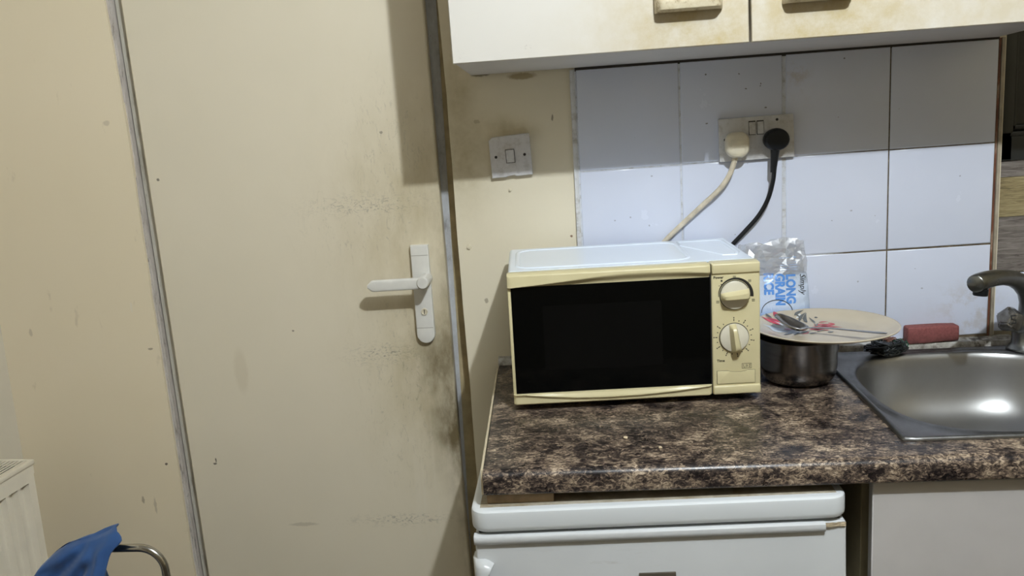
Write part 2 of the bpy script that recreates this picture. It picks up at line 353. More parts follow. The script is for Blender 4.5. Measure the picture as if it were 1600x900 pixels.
# --- crockery, food, cleaning
b = NB('cream_plate_glaze', 0.16)
b.col(b.ramp(b.noise(14, 4), [(0.3, (0.47, 0.405, 0.295)), (0.7, (0.53, 0.455, 0.335))])); M['plate'] = b.mat
M['print_red'] = plain('red_leaf_print', (0.46, 0.045, 0.060), 0.25, var=0.25, scale=60)
M['print_grey'] = plain('grey_leaf_print', (0.10, 0.105, 0.10), 0.25, var=0.3, scale=60)
M['print_white'] = plain('pale_leaf_print', (0.66, 0.68, 0.68), 0.2, var=0.1, scale=60)
b = NB('pink_sponge', 0.85)
k = b.noise(220, 4, 0.7)
c = b.ramp(k, [(0.3, (0.155, 0.043, 0.041)), (0.6, (0.245, 0.077, 0.072))])
c = b.mix(b.m('MULTIPLY', b.ramp(b.axis(2), [(0.0, 1.0), (0.022, 0.0)]), b.ramp(b.noise(60, 4), [(0.35, 0.1), (0.6, 0.8)])), c, (0.09, 0.03, 0.025))
b.col(c); b.bump(k, 0.6, 0.002); M['sponge'] = b.mat
M['scour_black'] = plain('black_scourer_plastic', (0.012, 0.014, 0.014), 0.25, var=0.4)
M['scour_green'] = plain('green_scourer_plastic', (0.035, 0.10, 0.065), 0.3, var=0.4)
M['scour_brown'] = plain('copper_scourer', (0.20, 0.085, 0.055), 0.4, var=0.4)
M['crumb'] = plain('pale_crumb', (0.62, 0.50, 0.33), 0.7)
# --- rice bag: clear film above, pale blue below
b = NB('rice_bag_film', 0.10, spec=0.8)
k = b.noise(45, 6, 0.7)
z = b.axis(2)
low = b.ramp(b.m('ADD', z, b.m('MULTIPLY', b.m('SUBTRACT', b.noise(22, 4), 0.5), 0.012)), [(0.177, 1.0), (0.183, 0.0)])
lowc = b.ramp(z, [(0.095, (0.34, 0.47, 0.74)), (0.11, (0.56, 0.66, 0.83)), (0.17, (0.60, 0.69, 0.83))])
b.col(b.mix(low, (0.66, 0.68, 0.70), lowc))
k2 = b.m('MULTIPLY', b.m('ADD', b.noise(70, 5, 0.7, None, 1.0), b.m('MULTIPLY', b.voro(48, None), 0.8)), b.ramp(z, [(0.15, 0.15), (0.19, 1.0)]))
b.bump(k2, 1.0, 0.012)
tr = b.n.new('ShaderNodeBsdfTransparent')
ms = b.n.new('ShaderNodeMixShader')
b.l.new(b.ramp(low, [(0.0, 0.34), (1.0, 0.95)]), ms.inputs[0])
b.l.new(tr.outputs[0], ms.inputs[1]); b.l.new(b.b.outputs[0], ms.inputs[2]); b.l.new(ms.outputs[0], b.out.inputs[0])
M['bag'] = b.mat
b = NB('clear_bag_film', 0.16, spec=1.0)
b.col((0.62, 0.64, 0.67))
tr = b.n.new('ShaderNodeBsdfTransparent'); ms = b.n.new('ShaderNodeMixShader'); ms.inputs[0].default_value = 0.26
b.l.new(tr.outputs[0], ms.inputs[1]); b.l.new(b.b.outputs[0], ms.inputs[2])
gl = b.n.new('ShaderNodeBsdfGlossy'); gl.inputs['Roughness'].default_value = 0.17; gl.inputs['Color'].default_value = (1, 1, 1, 1)
m2 = b.n.new('ShaderNodeMixShader'); m2.inputs[0].default_value = 0.15
b.l.new(ms.outputs[0], m2.inputs[1]); b.l.new(gl.outputs[0], m2.inputs[2]); b.l.new(m2.outputs[0], b.out.inputs[0])
M['bag_clear'] = b.mat
M['bag_blue'] = plain('blue_bag_print', (0.10, 0.27, 0.66), 0.25, var=0.1)
M['bag_pale'] = plain('pale_blue_bag_print', (0.30, 0.44, 0.70), 0.25, var=0.1)
# --- textile, radiator
b = NB('blue_cloth', 0.75)
k = b.noise(14, 5)
c = b.ramp(k, [(0.3, (0.014, 0.060, 0.19)), (0.7, (0.020, 0.085, 0.26))])
b.col(c)
wv = b.noise(600, 2)
b.bump(b.m('ADD', wv, b.m('MULTIPLY', k, 4.0)), 0.15, 0.001)
b.b.inputs['Sheen Weight'].default_value = 0.15
M['cloth'] = b.mat
M['rad'] = plain('radiator_enamel', (0.76, 0.70, 0.575), 0.38, var=0.06, scale=12)
M['dark'] = plain('dark_interior', (0.02, 0.017, 0.014), 0.8)
M['seat'] = plain('dark_seat_vinyl', (0.04, 0.04, 0.045), 0.5)


# ------------------------------------------------------------------ mesh helper
class MB:
    def __init__(s): s.bm = bmesh.new()
    def poly(s, pts, faces):
        v = [s.bm.verts.new(p) for p in pts]
        for f in faces:
            try: s.bm.faces.new([v[i] for i in f])
            except ValueError: pass
        return v
    def box(s, lo, hi, bev=0.0, seg=2):
        x0, y0, z0 = lo; x1, y1, z1 = hi
        v = s.poly([(x0, y0, z0), (x1, y0, z0), (x1, y1, z0), (x0, y1, z0), (x0, y0, z1), (x1, y0, z1), (x1, y1, z1), (x0, y1, z1)],
                   [(0, 3, 2, 1), (4, 5, 6, 7), (0, 1, 5, 4), (1, 2, 6, 5), (2, 3, 7, 6), (3, 0, 4, 7)])
        if bev > 0:
            es = list({e for q in v for e in q.link_edges})
            bmesh.ops.bevel(s.bm, geom=es, offset=bev, segments=seg, affect='EDGES', profile=0.5)
        return s
    def hexa(s, p8):
        s.poly(p8, [(0, 3, 2, 1), (4, 5, 6, 7), (0, 1, 5, 4), (1, 2, 6, 5), (2, 3, 7, 6), (3, 0, 4, 7)]); return s
    def loft(s, loops, close=True, cap0=True, cap1=True):
        rows = [[s.bm.verts.new(p) for p in L] for L in loops]
        n = len(rows[0])
        for a, c in zip(rows, rows[1:]):
            for i in range(n if close else n - 1):
                j = (i + 1) % n
                try: s.bm.faces.new((a[i], a[j], c[j], c[i]))
                except ValueError: pass
        if close and cap0: s.bm.faces.new(rows[0][::-1])
        if close and cap1: s.bm.faces.new(rows[-1])
        return s
    def tube(s, path, r, n=12, sx=1.0, up=(0, 0, 1)):
        P = [Vector(p) for p in path]; loops = []
        rs = r if isinstance(r, (list, tuple)) else [r] * len(P)
        prev = None
        for i, p in enumerate(P):
            t = (P[min(i + 1, len(P) - 1)] - P[max(i - 1, 0)]).normalized()
            if prev is None:
                u = Vector(up)
                if abs(t.dot(u)) > 0.95: u = Vector((0, 1, 0)) if abs(t.y) < 0.9 else Vector((1, 0, 0))
            else: u = prev
            sd = t.cross(u).normalized(); u = sd.cross(t).normalized(); prev = u
            loops.append([p + (sd * math.cos(a) * sx + u * math.sin(a)) * rs[i] for a in [2 * math.pi * k / n for k in range(n)]])
        return s.loft(loops)
    def lathe(s, prof, c=(0, 0, 0), n=32, axis='z', mat=None, cap=False):
        loops = []
        for r, h in prof:
            L = []
            for k in range(n):
                a = 2 * math.pi * k / n
                p = Vector((r * math.cos(a), r * math.sin(a), h))
                if axis == 'y': p = Vector((p.x, h, p.y))
                if mat: p = mat @ p
                L.append(p + Vector(c))
            loops.append(L)
        return s.loft(loops, True, cap, cap)
    def prism(s, poly, y0, y1, bev=0.0, plane='xz'):
        def P(a, h, y): return (a, y, h) if plane == 'xz' else (a, h, y)
        n = len(poly)
        v0 = [s.bm.verts.new(P(a, h, y0)) for a, h in poly]; v1 = [s.bm.verts.new(P(a, h, y1)) for a, h in poly]
        fs = [s.bm.faces.new(v0[::-1]), s.bm.faces.new(v1)]
        for i in range(n):
            j = (i + 1) % n; s.bm.faces.new((v0[i], v0[j], v1[j], v1[i]))
        if bev:
            es = [e for e in fs[0].edges]
            bmesh.ops.bevel(s.bm, geom=es, offset=bev, segments=3, affect='EDGES', profile=0.5)
        return s
    def grid(s, f, nu, nv):
        V = [[s.bm.verts.new(f(i / nu, j / nv)) for j in range(nv + 1)] for i in range(nu + 1)]
        for i in range(nu):
            for j in range(nv): s.bm.faces.new((V[i][j], V[i + 1][j], V[i + 1][j + 1], V[i][j + 1]))
        return s
    def done(s, name, mat, parent=None, smooth=True, off=(0, 0, 0), angle=40):
        bmesh.ops.recalc_face_normals(s.bm, faces=s.bm.faces[:])
        if any(off):
            for v in s.bm.verts: v.co -= Vector(off)
        me = bpy.data.meshes.new(name); s.bm.to_mesh(me); s.bm.free()
        me.materials.append(M[mat] if isinstance(mat, str) else mat)
        o = bpy.data.objects.new(name, me); COL.objects.link(o)
        if parent: o.parent = parent
        if smooth:
            me.shade_smooth()
            me.set_sharp_from_angle(angle=math.radians(angle))
        return o


def thing(name, label, cat, loc=(0, 0, 0), rot=(0, 0, 0), group=None):
    o = bpy.data.objects.new(name, None); o.empty_display_size = 0.05; COL.objects.link(o)
    o.location = loc; o.rotation_euler = rot; o['label'] = label; o['category'] = cat
    if group: o['group'] = group
    return o
def struct(o, label, cat):
    o['kind'] = 'structure'; o['label'] = label; o['category'] = cat; return o
def rrect(cx, cy, hx, hy, r, n=6):
    pts = []
    for qx, qy, a0 in ((1, 1, 0), (-1, 1, 90), (-1, -1, 180), (1, -1, 270)):
        for k in range(n + 1):
            a = math.radians(a0 + 90 * k / n)
            pts.append((cx + qx * (hx - r) + r * math.cos(a), cy + qy * (hy - r) + r * math.sin(a)))
    return pts
def lerp(xs, ys, x):
    if x <= xs[0]: return ys[0]
    for i in range(len(xs) - 1):
        if x <= xs[i + 1]:
            t = (x - xs[i]) / (xs[i + 1] - xs[i]); return ys[i] + (ys[i + 1] - ys[i]) * t
    return ys[-1]
def text_polys(body, size, bold=0.0, shear=0.0):
    cu = bpy.data.curves.new('lettering', 'FONT'); cu.body = body; cu.size = size; cu.offset = bold; cu.shear = shear; cu.resolution_u = 3
    o = bpy.data.objects.new('lettering', cu); COL.objects.link(o)
    bpy.context.view_layer.update()
    dg = bpy.context.evaluated_depsgraph_get()
    me = bpy.data.meshes.new_from_object(o.evaluated_get(dg))
    pts = [tuple(v.co) for v in me.vertices]; fs = [tuple(p.vertices) for p in me.polygons]
    bpy.data.objects.remove(o); bpy.data.curves.remove(cu); bpy.data.meshes.remove(me)
    return pts, fs


# ------------------------------------------------------------------ room shell
struct(MB().box((-2.0, -3.3, -0.1), (2.0, 0.3, 0.0)).done('floor', 'floor', smooth=False), 'dark vinyl kitchen floor below the fridge', 'floor')
struct(MB().box((-2.0, -3.3, 2.48), (2.0, 0.3, 2.58)).done('ceiling', 'ceil', smooth=False), 'white painted ceiling above the cupboards', 'ceiling')
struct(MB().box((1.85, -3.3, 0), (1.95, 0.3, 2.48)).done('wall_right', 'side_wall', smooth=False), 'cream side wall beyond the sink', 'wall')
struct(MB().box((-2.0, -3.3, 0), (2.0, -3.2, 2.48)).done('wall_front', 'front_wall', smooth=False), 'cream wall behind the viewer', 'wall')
# left wall, splayed a few degrees
sn = math.tan(math.radians(5.5))
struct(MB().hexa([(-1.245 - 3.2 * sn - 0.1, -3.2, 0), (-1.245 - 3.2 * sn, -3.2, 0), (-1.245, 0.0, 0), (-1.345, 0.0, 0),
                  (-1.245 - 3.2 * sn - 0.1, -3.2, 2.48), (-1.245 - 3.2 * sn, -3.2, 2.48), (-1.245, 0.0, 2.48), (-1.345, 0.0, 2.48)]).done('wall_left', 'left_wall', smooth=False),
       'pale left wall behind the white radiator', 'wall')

def leanx(x, z, k=-0.0155): return x + k * (z - 1.09)        # the door and its frame are a little out of plumb
# back wall: plaster piece right of the door, panel left of it, header above
wb = MB()
N = 44
edge = []
for i in range(N + 1):
    z = 2.06 * i / N
    x = lerp([0.0, 0.63, 0.90, 1.10, 1.26, 1.39, 1.51, 1.635, 2.1], [-0.245, -0.2472, -0.2488, -0.2525, -0.2528, -0.2538, -0.2562, -0.2599, -0.266], z)
    edge.append((x + 0.0022 * noise.noise(Vector((3.1, 0, z * 26))), z))
for (x, z), (x2, z2) in zip(edge, edge[1:]):
    wb.poly([(x, 0.002, z), (0.815, 0.002, z), (0.815, 0.002, z2), (x2, 0.002, z2), (x, 0.06, z), (x2, 0.06, z2)],
            [(0, 1, 2, 3), (4, 0, 3, 5)])
wb.box((-0.24, 0.03, 0), (0.815, 0.12, 2.06))
wb.box((-1.345, 0.002, 2.06), (1.85, 0.12, 2.48))
wb.box((0.815, 0.016, 0), (1.85, 0.12, 1.262)); wb.box((0.815, 0.016, 1.95), (1.85, 0.12, 2.06)); wb.box((1.55, 0.016, 1.262), (1.85, 0.12, 1.95))
bmesh.ops.remove_doubles(wb.bm, verts=wb.bm.verts[:], dist=1e-5)
wall_back = struct(wb.done('wall_back', 'wall', smooth=False), 'stained cream plaster wall between the door and the white tiles', 'wall')
lp = MB()
for i in range(N):
    z, z2 = 2.06 * i / N, 2.06 * (i + 1) / N
    f = lambda q: lerp([0, 0.445, 0.77, 1.095, 1.43, 1.677, 2.1], [-0.886, -0.8945, -0.9005, -0.9068, -0.9095, -0.9194, -0.928], q) + 0.0016 * noise.noise(Vector((9.0, 0, q * 20)))
    lp.poly([(-1.36, 0.0, z), (f(z), 0.0, z), (f(z2), 0.0, z2), (-1.36, 0.0, z2), (f(z), 0.06, z), (f(z2), 0.06, z2)], [(0, 1, 2, 3), (1, 4, 5, 2)])
bmesh.ops.remove_doubles(lp.bm, verts=lp.bm.verts[:], dist=1e-5)
struct(lp.done('wall_panel', 'panel', smooth=False), 'cream painted wall panel left of the door frame', 'wall')
# frame: right jamb strip, left jamb bands, dark backing in the rebates
def strip(name, mat, xa, xb, y0, y1, label, k=-0.0155, parent=None, bev=0.001):
    m = MB(); n = 24
    for i in range(1):
        z, z2 = 0.0, 2.06
        m.hexa([(leanx(xa, z, k), y0, z), (leanx(xb, z, k), y0, z), (leanx(xb, z, k), y1, z), (leanx(xa, z, k), y1, z),
                (leanx(xa, z2, k), y0, z2), (leanx(xb, z2, k), y0, z2), (leanx(xb, z2, k), y1, z2), (leanx(xa, z2, k), y1, z2)])
    if bev: bmesh.ops.bevel(m.bm, geom=[e for e in m.bm.edges if abs(e.verts[0].co.z - e.verts[1].co.z) > 1], offset=bev, segments=2, affect='EDGES')
    o = m.done(name, mat)
    if parent: o.parent = parent
    else: struct(o, label, 'door frame')
    return o
strip('trim_1', 'frame_blue', -0.300, -0.2715, 0.040, 0.075, 'narrow blue-grey worn door frame strip on the lever side', 0.008)
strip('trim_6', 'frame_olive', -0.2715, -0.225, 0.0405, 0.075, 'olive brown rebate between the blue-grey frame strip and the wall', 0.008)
fr = strip('trim_2', 'frame', -0.945, -0.9010, 0.007, 0.06, 'worn grey-white door frame strip on the hinge side', -0.0190, bev=0.003)
strip('frame_band', 'frame_light', -0.8990, -0.865, 0.0235, 0.06, '', -0.0190, fr)
struct(MB().box((-0.96, 0.079, 0), (-0.22, 0.12, 2.06)).done('trim_7', 'dark', smooth=False), 'dark rebate backing behind the door edges', 'door frame')
# door
dm = MB()
def dx(s, z): return lerp([0.42, 0.65, 1.126, 1.636, 2.05], [-0.2770, -0.2808, -0.2826, -0.2883, -0.291], z) if s else leanx(-0.8800, z, -0.0189)
zs = [0.01, 0.42, 0.65, 1.126, 1.636, 2.045]
loops = []
for z in zs:
    l, r = dx(0, z), dx(1, z)
    loops.append([(l, 0.0105, z), (l + 0.0025, 0.008, z), (r - 0.0025, 0.008, z), (r, 0.0105, z), (r, 0.038, z), (l, 0.038, z)])
door = struct(dm.loft(loops).done('door_1', 'door', angle=25), 'cream flush door with brown grime near its white lever handle', 'door')
# handle plate, lever, keyhole
pl = MB()
poly = []
zt, zb = 1.158, 0.952
cx0, cx1 = -0.3325, -0.3320
hw = 0.0183
poly = [(-0.3325 - hw, zt), (-0.3325 - hw, zb + hw)] + [(-0.332 - hw * math.cos(a), zb + hw - hw * math.sin(a)) for a in [math.pi * k / 12 for k in range(1, 12)]] + [(-0.3315 + hw, zb + hw), (-0.3325 + hw, zt)]
pl.prism(poly, -0.0045, 0.0085, 0.002)
plate_o = pl.done('handle_plate', 'plastic_white', door)
for z in (1.137, 0.985):
    MB().box((-0.3325 - hw + 0.001, -0.0047, z - 0.0006), (-0.3325 + hw - 0.001, -0.004, z + 0.0006)).done('plate_joint', 'plate_line', plate_o, False)
lv = MB()
lv.lathe([(0.0, -0.056), (0.0105, -0.056), (0.0120, -0.054), (0.0125, -0.050), (0.0125, 0.001)], (-0.3225, 0, 1.0885), 24, 'y')
sec = []
for k in range(31):
    t = k / 30
    x = -0.328 - 0.107 * t
    hh = 0.0118 * (1 if t < 0.88 else max(0.30, 1 - ((t - 0.88) / 0.12) ** 2.6))
    zc = 1.0875 - 0.0015 * t
    d = 0.0055
    y = -0.047
    sec.append([(x, y - d * math.copysign(abs(math.sin(a)) ** 0.45, math.sin(a)), zc + hh * math.copysign(abs(math.cos(a)) ** 0.55, math.cos(a))) for a in [2 * math.pi * q / 24 for q in range(24)]])
lv.loft(sec)
lever = lv.done('lever_handle', 'plastic_white', door)
ks = MB(); ks.lathe([(0.0, -0.0058), (0.0045, -0.0058), (0.0055, -0.0072), (0.0068, -0.0070), (0.0072, -0.004)], (-0.3312, 0, 1.0195), 24, 'y')
kh = ks.done('key_cylinder', 'cream_plastic', plate_o)
MB().box((-0.3320, -0.0063, 1.014), (-0.3304, -0.005, 1.0235)).done('key_slot', 'screw', plate_o, False)
# small old fixings on the wall
for k, (x, z, r) in enumerate(((-0.2302, 1.1488, 0.0042), (-0.1399, 1.26, 0.0026))):
    o = MB().lathe([(0, -0.0025), (r * 0.4, -0.0022), (r * 0.5, -0.001), (r, -0.0012), (r * 1.15, 0.002)], (x, 0, z), 14, 'y').done('screw_cap', 'wall', wall_back)

# tiles
TT = 0.0163
def TZ(x, z): return z + TT * x
MB().hexa([(-0.002, -0.0026, 0.905), (0.800, -0.0026, 0.905), (0.800, 0.0035, 0.905), (-0.002, 0.0035, 0.905),
           (-0.002, -0.0026, 1.489), (0.800, -0.0026, 1.499), (0.800, 0.0035, 1.499), (-0.002, 0.0035, 1.489)]).done('grout', 'grout', wall_back, False)
colx = [(0.0012, 0.1985), (0.2020, 0.3962), (0.4035, 0.5992), (0.6014, 0.7990)]
rowz = [(1.2908, 1.4985), (1.0934, 1.2884), (0.9230, 1.0908)]
for r, (z0, z1) in enumerate(rowz):
    for x0, x1 in colx:
        j = lambda: random.uniform(-0.0006, 0.0006)
        m = MB()
        yf = -0.004 + j() * 0.8
        q0, q1 = z0 + j(), z1 + j()
        tz = 1.4985 if r == 0 else None
        top0 = TZ(x0, q1) if r else 1.4835 + 0.0122 * (x0 + 0.2026); top1 = TZ(x1, q1) if r else 1.4835 + 0.0122 * (x1 + 0.2026)
        a, c = 0.0025, 0.0016
        bt0, bt1 = (TZ(x0, q0), TZ(x1, q0)) if r < 2 else (0.9185, 0.9185 + 0.006 * x1)
        m.loft([[(x0, 0.003, bt0), (x1, 0.003, bt1), (x1, 0.003, top1), (x0, 0.003, top0)],
                [(x0, yf + c, bt0), (x1, yf + c, bt1), (x1, yf + c, top1), (x0, yf + c, top0)],
                [(x0 + a * 0.3, yf + c * 0.3, bt0 + a * 0.3), (x1 - a * 0.3, yf + c * 0.3, bt1 + a * 0.3), (x1 - a * 0.3, yf + c * 0.3, top1 - a * 0.3), (x0 + a * 0.3, yf + c * 0.3, top0 - a * 0.3)],
                [(x0 + a, yf, bt0 + a), (x1 - a, yf, bt1 + a), (x1 - a, yf, top1 - a), (x0 + a, yf, top0 - a)]])
        m.done('tile', 'tile', wall_back, True, angle=60)
# filler strips round the tile field
m = MB()
for i in range(20):
    z, z2 = 0.9165 + 0.5705 * i / 20, 0.9165 + 0.5705 * (i + 1) / 20
    f = lambda q: (-0.0112 + 0.0012 * noise.noise(Vector((1, 2, q * 30))), -0.0042 + 0.001 * noise.noise(Vector((5, 2, q * 25))))
    (xa, ya), (xb, yb) = f(z), f(z2)
    m.poly([(xa, 0.004, z), (xa + 0.001, ya, z), (-0.0018, ya, z), (-0.0005, 0.002, z), (xb, 0.004, z2), (xb + 0.001, yb, z2), (-0.0018, yb, z2), (-0.0005, 0.002, z2)],
           [(0, 1, 5, 4), (1, 2, 6, 5), (2, 3, 7, 6)])
bmesh.ops.remove_doubles(m.bm, verts=m.bm.verts[:], dist=1e-6)
struct(m.done('trim_3', 'filler', angle=80), 'white filler bead along the left edge of the tiles', 'trim')
t4 = struct(MB().box((0.8055, -0.003, 0.9165), (0.8118, 0.012, 1.4985), 0.001).done('trim_4', 'strip_beige'), 'pale vertical tile edging strip beside the wood effect planks', 'trim')
MB().box((0.7996, -0.002, 0.9165), (0.8042, 0.006, 1.498), 0.0008).done('rusty_line', 'rust', t4)['label'] = 'rusty brown line down the tile edge'
struct(MB().hexa([(-0.1845, -0.016, 0.9005), (0.845, -0.034, 0.9005), (0.845, 0.004, 0.9005), (-0.1845, 0.002, 0.9005), (-0.1845, -0.011, 0.9140), (0.845, -0.033, 0.9160), (0.845, 0.004, 0.9180), (-0.1845, 0.002, 0.9155)]).done('trim_5', 'bead', smooth=False), 'grubby sealant ledge between worktop and tiles', 'trim')
struct(MB().hexa([(-0.0005, -0.0034, 1.4835), (0.800, -0.0034, 1.4935), (0.800, 0.001, 1.4935), (-0.0005, 0.001, 1.4835),
                  (-0.0005, -0.0034, 1.4905), (0.800, -0.0034, 1.5003), (0.800, 0.001, 1.5003), (-0.0005, 0.001, 1.4905)]).done('trim_8', 'dark_gap', smooth=False), 'black strip standing in for the shaded gap between tiles and wall cabinet', 'trim')  # near-black strip paints in the shade under the wall cabinet
# right of the tiles: planks, pale panel, window
for z0, z1, mt in ((1.233, 1.2625, 'plank_grey'), (1.1548, 1.2322, 'plank_olive'), (1.0445, 1.154, 'plank_grey')):
    MB().hexa([(0.8135, 0.008, z0), (1.55, 0.008, z0 + 0.02), (1.55, 0.016, z0 + 0.02), (0.8135, 0.016, z0), (0.8135, 0.008, z1), (1.55, 0.008, z1 + 0.02), (1.55, 0.016, z1 + 0.02), (0.8135, 0.016, z1)]).done('plank', mt, wall_back, False)
MB().box((0.8135, 0.006, 0.925), (1.55, 0.015, 1.0425), 0.001).done('tile', 'tile', wall_back)
win = struct(MB().box((0.8135, 0.055, 1.2635), (1.55, 0.085, 1.95)).done('window_1', 'win_frame', smooth=False), 'dark window in the shade right of the tiles', 'window')
fm = MB()
fm.box((0.8135, 0.020, 1.2635), (0.8440, 0.055, 1.95), 0.003); fm.box((0.8135, 0.020, 1.2635), (1.55, 0.055, 1.320), 0.003); fm.box((0.838, 0.0175, 1.311), (1.55, 0.03, 1.3165), 0.001); fm.box((0.838, 0.030, 1.3225), (1.55, 0.053, 1.332), 0.002)
fm.box((0.845, 0.030, 1.322), (0.853, 0.053, 1.95), 0.002)
fm.done('window_frame', 'win_frame', win)
MB().box((0.853, 0.044, 1.332), (1.55, 0.050, 1.95)).done('pane', 'pane', win, False)

# ------------------------------------------------------------------ worktop (with the sink cut-out)
X0, X1 = -0.186, 1.80
YF = -0.579
wt = MB()
def nose(x, xs=0.0):
    pts = []
    r = 0.014
    for k in range(7):
        a = math.radians(90 * k / 6); pts.append((x, YF + r - r * math.sin(a), 0.900 - r + r * math.cos(a)))
    r2 = 0.006
    for k in range(5):
        a = math.radians(90 * k / 4); pts.append((x, YF + r2 - r2 * math.cos(a), 0.8625 + r2 - r2 * math.sin(a)))
    return pts
wl = -0.168
pts0 = [(wl, -0.500, 0.900)] + nose(wl) + [(wl, -0.500, 0.8625)]
pts1 = [(X1, -0.500, 0.900)] + nose(X1) + [(X1, -0.500, 0.8625)]
wt.loft([pts0, pts1])
def slab(p, z0=0.8625, z1=0.900):
    wt.hexa([(x, y, z0) for x, y in p] + [(x, y, z1) for x, y in p])
slab([(wl, -0.5), (0.470, -0.5), (0.470, 0.0), (-0.1835, 0.0)])
slab([(0.470, -0.052), (0.905, -0.052), (0.905, 0.0), (0.470, 0.0)])
slab([(0.905, -0.5), (X1, -0.5), (X1, 0.0), (0.905, 0.0)])
wt_t = thing('worktop', 'brown and black mottled laminate worktop under the microwave', 'worktop', (0.3, -0.3, 0.8625))
wt.done('slab', 'worktop', wt_t, True, (0.3, -0.3, 0.8625), 30)
MB().hexa([(wl - 0.0035, YF + 0.004, 0.864), (wl - 0.0002, YF + 0.004, 0.864), (-0.1837, -0.03, 0.864), (-0.187, -0.03, 0.864),
           (wl - 0.0035, YF + 0.010, 0.8995), (wl - 0.0002, YF + 0.010, 0.8995), (-0.1837, -0.03, 0.8995), (-0.187, -0.03, 0.8995)]).done('edge_strip', 'cream_edge', wt_t, False, (0.3, -0.3, 0.8625))
bt = MB().box((-0.05, -0.02, 0), (0.05, 0.02, 0.0165), 0.001).done('wooden_batten', 'batten')
bt.location = (-0.115, -0.545, 0.8450); bt['label'] = 'short raw wood batten wedged under the worktop front'; bt['category'] = 'batten'
for k, (x, y, s, lb) in enumerate(((0.050, -0.458, 0.0038, 'pale crumb on the worktop nearer its left end'), (0.100, -0.5042, 0.0028, 'small pale crumb near the front edge of the worktop'))):
    m = MB(); bmesh.ops.create_icosphere(m.bm, subdivisions=2, radius=s)
    for v in m.bm.verts: v.co *= 1 + 0.35 * noise.noise(v.co * 400 + Vector((k * 3, 0, 0))); v.co.z = max(-0.3 * s, v.co.z * 0.6)
    o = m.done('food_crumb', 'crumb'); o.location = (x, y, 0.9003 + 0.3 * s); o['label'] = lb; o['category'] = 'crumb'

# ------------------------------------------------------------------ sink
sk = thing('kitchen_sink', 'brushed steel inset sink with a rounded bowl beside the pot', 'sink', (0.70, -0.27, 0.9))
OF = (0.70, -0.27, 0.9)
def sup(cx, cy, a, c, n, ex=2.9, z=0.0):
    L = []
    for k in range(n):
        t = 2 * math.pi * k / n
        co, si = math.cos(t), math.sin(t)
        L.append((cx + a * math.copysign(abs(co) ** (2 / ex), co), cy + c * math.copysign(abs(si) ** (2 / ex), si), z))
    return L
def outer(ix, z, n, r=0.012):
    # outer outline sampled at the same angles as the bowl, so the rim lofts cleanly
    L = []
    x0, x1, y0, y1 = 0.4595 + ix, 1.06 - ix, -0.5140 + ix, -0.0350 - ix
    cx, cy = 0.685, -0.278
    for p in sup(cx, cy, 0.203, 0.218, n):
        dx_, dy_ = p[0] - cx, p[1] - cy
        ts = []
        if dx_ > 1e-9: ts.append((x1 - cx) / dx_)
        if dx_ < -1e-9: ts.append((x0 - cx) / dx_)
        if dy_ > 1e-9: ts.append((y1 - cy) / dy_)
        if dy_ < -1e-9: ts.append((y0 - cy) / dy_)
        t = min(ts); L.append((cx + dx_ * t, cy + dy_ * t, z))
    # snap the samples closest to each corner onto it
    for cxn, cyn in ((x0, y0), (x0, y1), (x1, y0), (x1, y1)):
        i = min(range(n), key=lambda k: (L[k][0] - cxn) ** 2 + (L[k][1] - cyn) ** 2)
        sx, sy = (1 if cxn == x0 else -1), (1 if cyn == y0 else -1)
        L[i] = (cxn + sx * r * 0.29, cyn + sy * r * 0.29, z)
    return L
NS = 160
bc = (0.685, -0.278)
loops = [outer(0.0, 0.9005, NS), outer(0.0, 0.9035, NS), outer(0.0025, 0.9062, NS), outer(0.006, 0.9062, NS), outer(0.0105, 0.9030, NS)]
prof = [(1.085, 0.9030), (1.05, 0.9040), (1.02, 0.9048), (1.0, 0.9035), (0.985, 0.900), (0.974, 0.892), (0.963, 0.877), (0.950, 0.858), (0.932, 0.838), (0.905, 0.818), (0.868, 0.801), (0.815, 0.787), (0.745, 0.776), (0.66, 0.768), (0.55, 0.762), (0.42, 0.758), (0.28, 0.755), (0.15, 0.754)]
for f, z in prof: loops.append(sup(bc[0], bc[1], 0.203 * f, 0.218 * f, NS, 2.9 if f > 0.6 else 2.4, z))
m = MB().loft(loops, True, False, False)
m.done('basin', 'sink', sk, True, OF, 60)
m = MB(); m.lathe([(0.0, 0.7525), (0.012, 0.7525), (0.016, 0.754), (0.03, 0.7555), (0.034, 0.7562), (0.038, 0.7545)], (bc[0], bc[1], 0), 32)
m.done('drain', 'chrome', sk, True, OF)
# tap
tp = thing('mixer_tap', 'tarnished chrome mixer tap with swan spout behind the sink', 'tap', (0.848, -0.062, 0.9055))
OT = (0.848, -0.062, 0.9055)
m = MB(); m.lathe([(0.0, 0.9056), (0.034, 0.9056), (0.034, 0.909), (0.030, 0.913), (0.0265, 0.918), (0.0255, 0.94), (0.0265, 0.965), (0.022, 0.978), (0.0, 0.980)], (0.848, -0.062, 0), 32)
m.done('tap_body', 'chrome', tp, True, OT)
path = [(0.853, -0.064, 0.955), (0.8525, -0.067, 0.9803), (0.8471, -0.076, 1.0044), (0.8313, -0.095, 1.0281), (0.8054, -0.122, 1.0497), (0.7758, -0.152, 1.0651), (0.7476, -0.178, 1.0736), (0.7216, -0.200, 1.0776), (0.6987, -0.218, 1.0786), (0.6824, -0.231, 1.0782), (0.6735, -0.238, 1.0772), (0.6718, -0.2394, 1.0769)]
rad = [0.0225, 0.0215, 0.0204, 0.0183, 0.0165, 0.0147, 0.0139, 0.0145, 0.0158, 0.0162, 0.0158, 0.0140]
m = MB(); m.tube(path, rad, 20, 1.05)
m.done('spout', 'chrome', tp, True, OT, 60)
ax = Vector((-0.10, -0.05, -0.99)).normalized()
m = MB(); rotm = ax.to_track_quat('Z', 'Y').to_matrix()
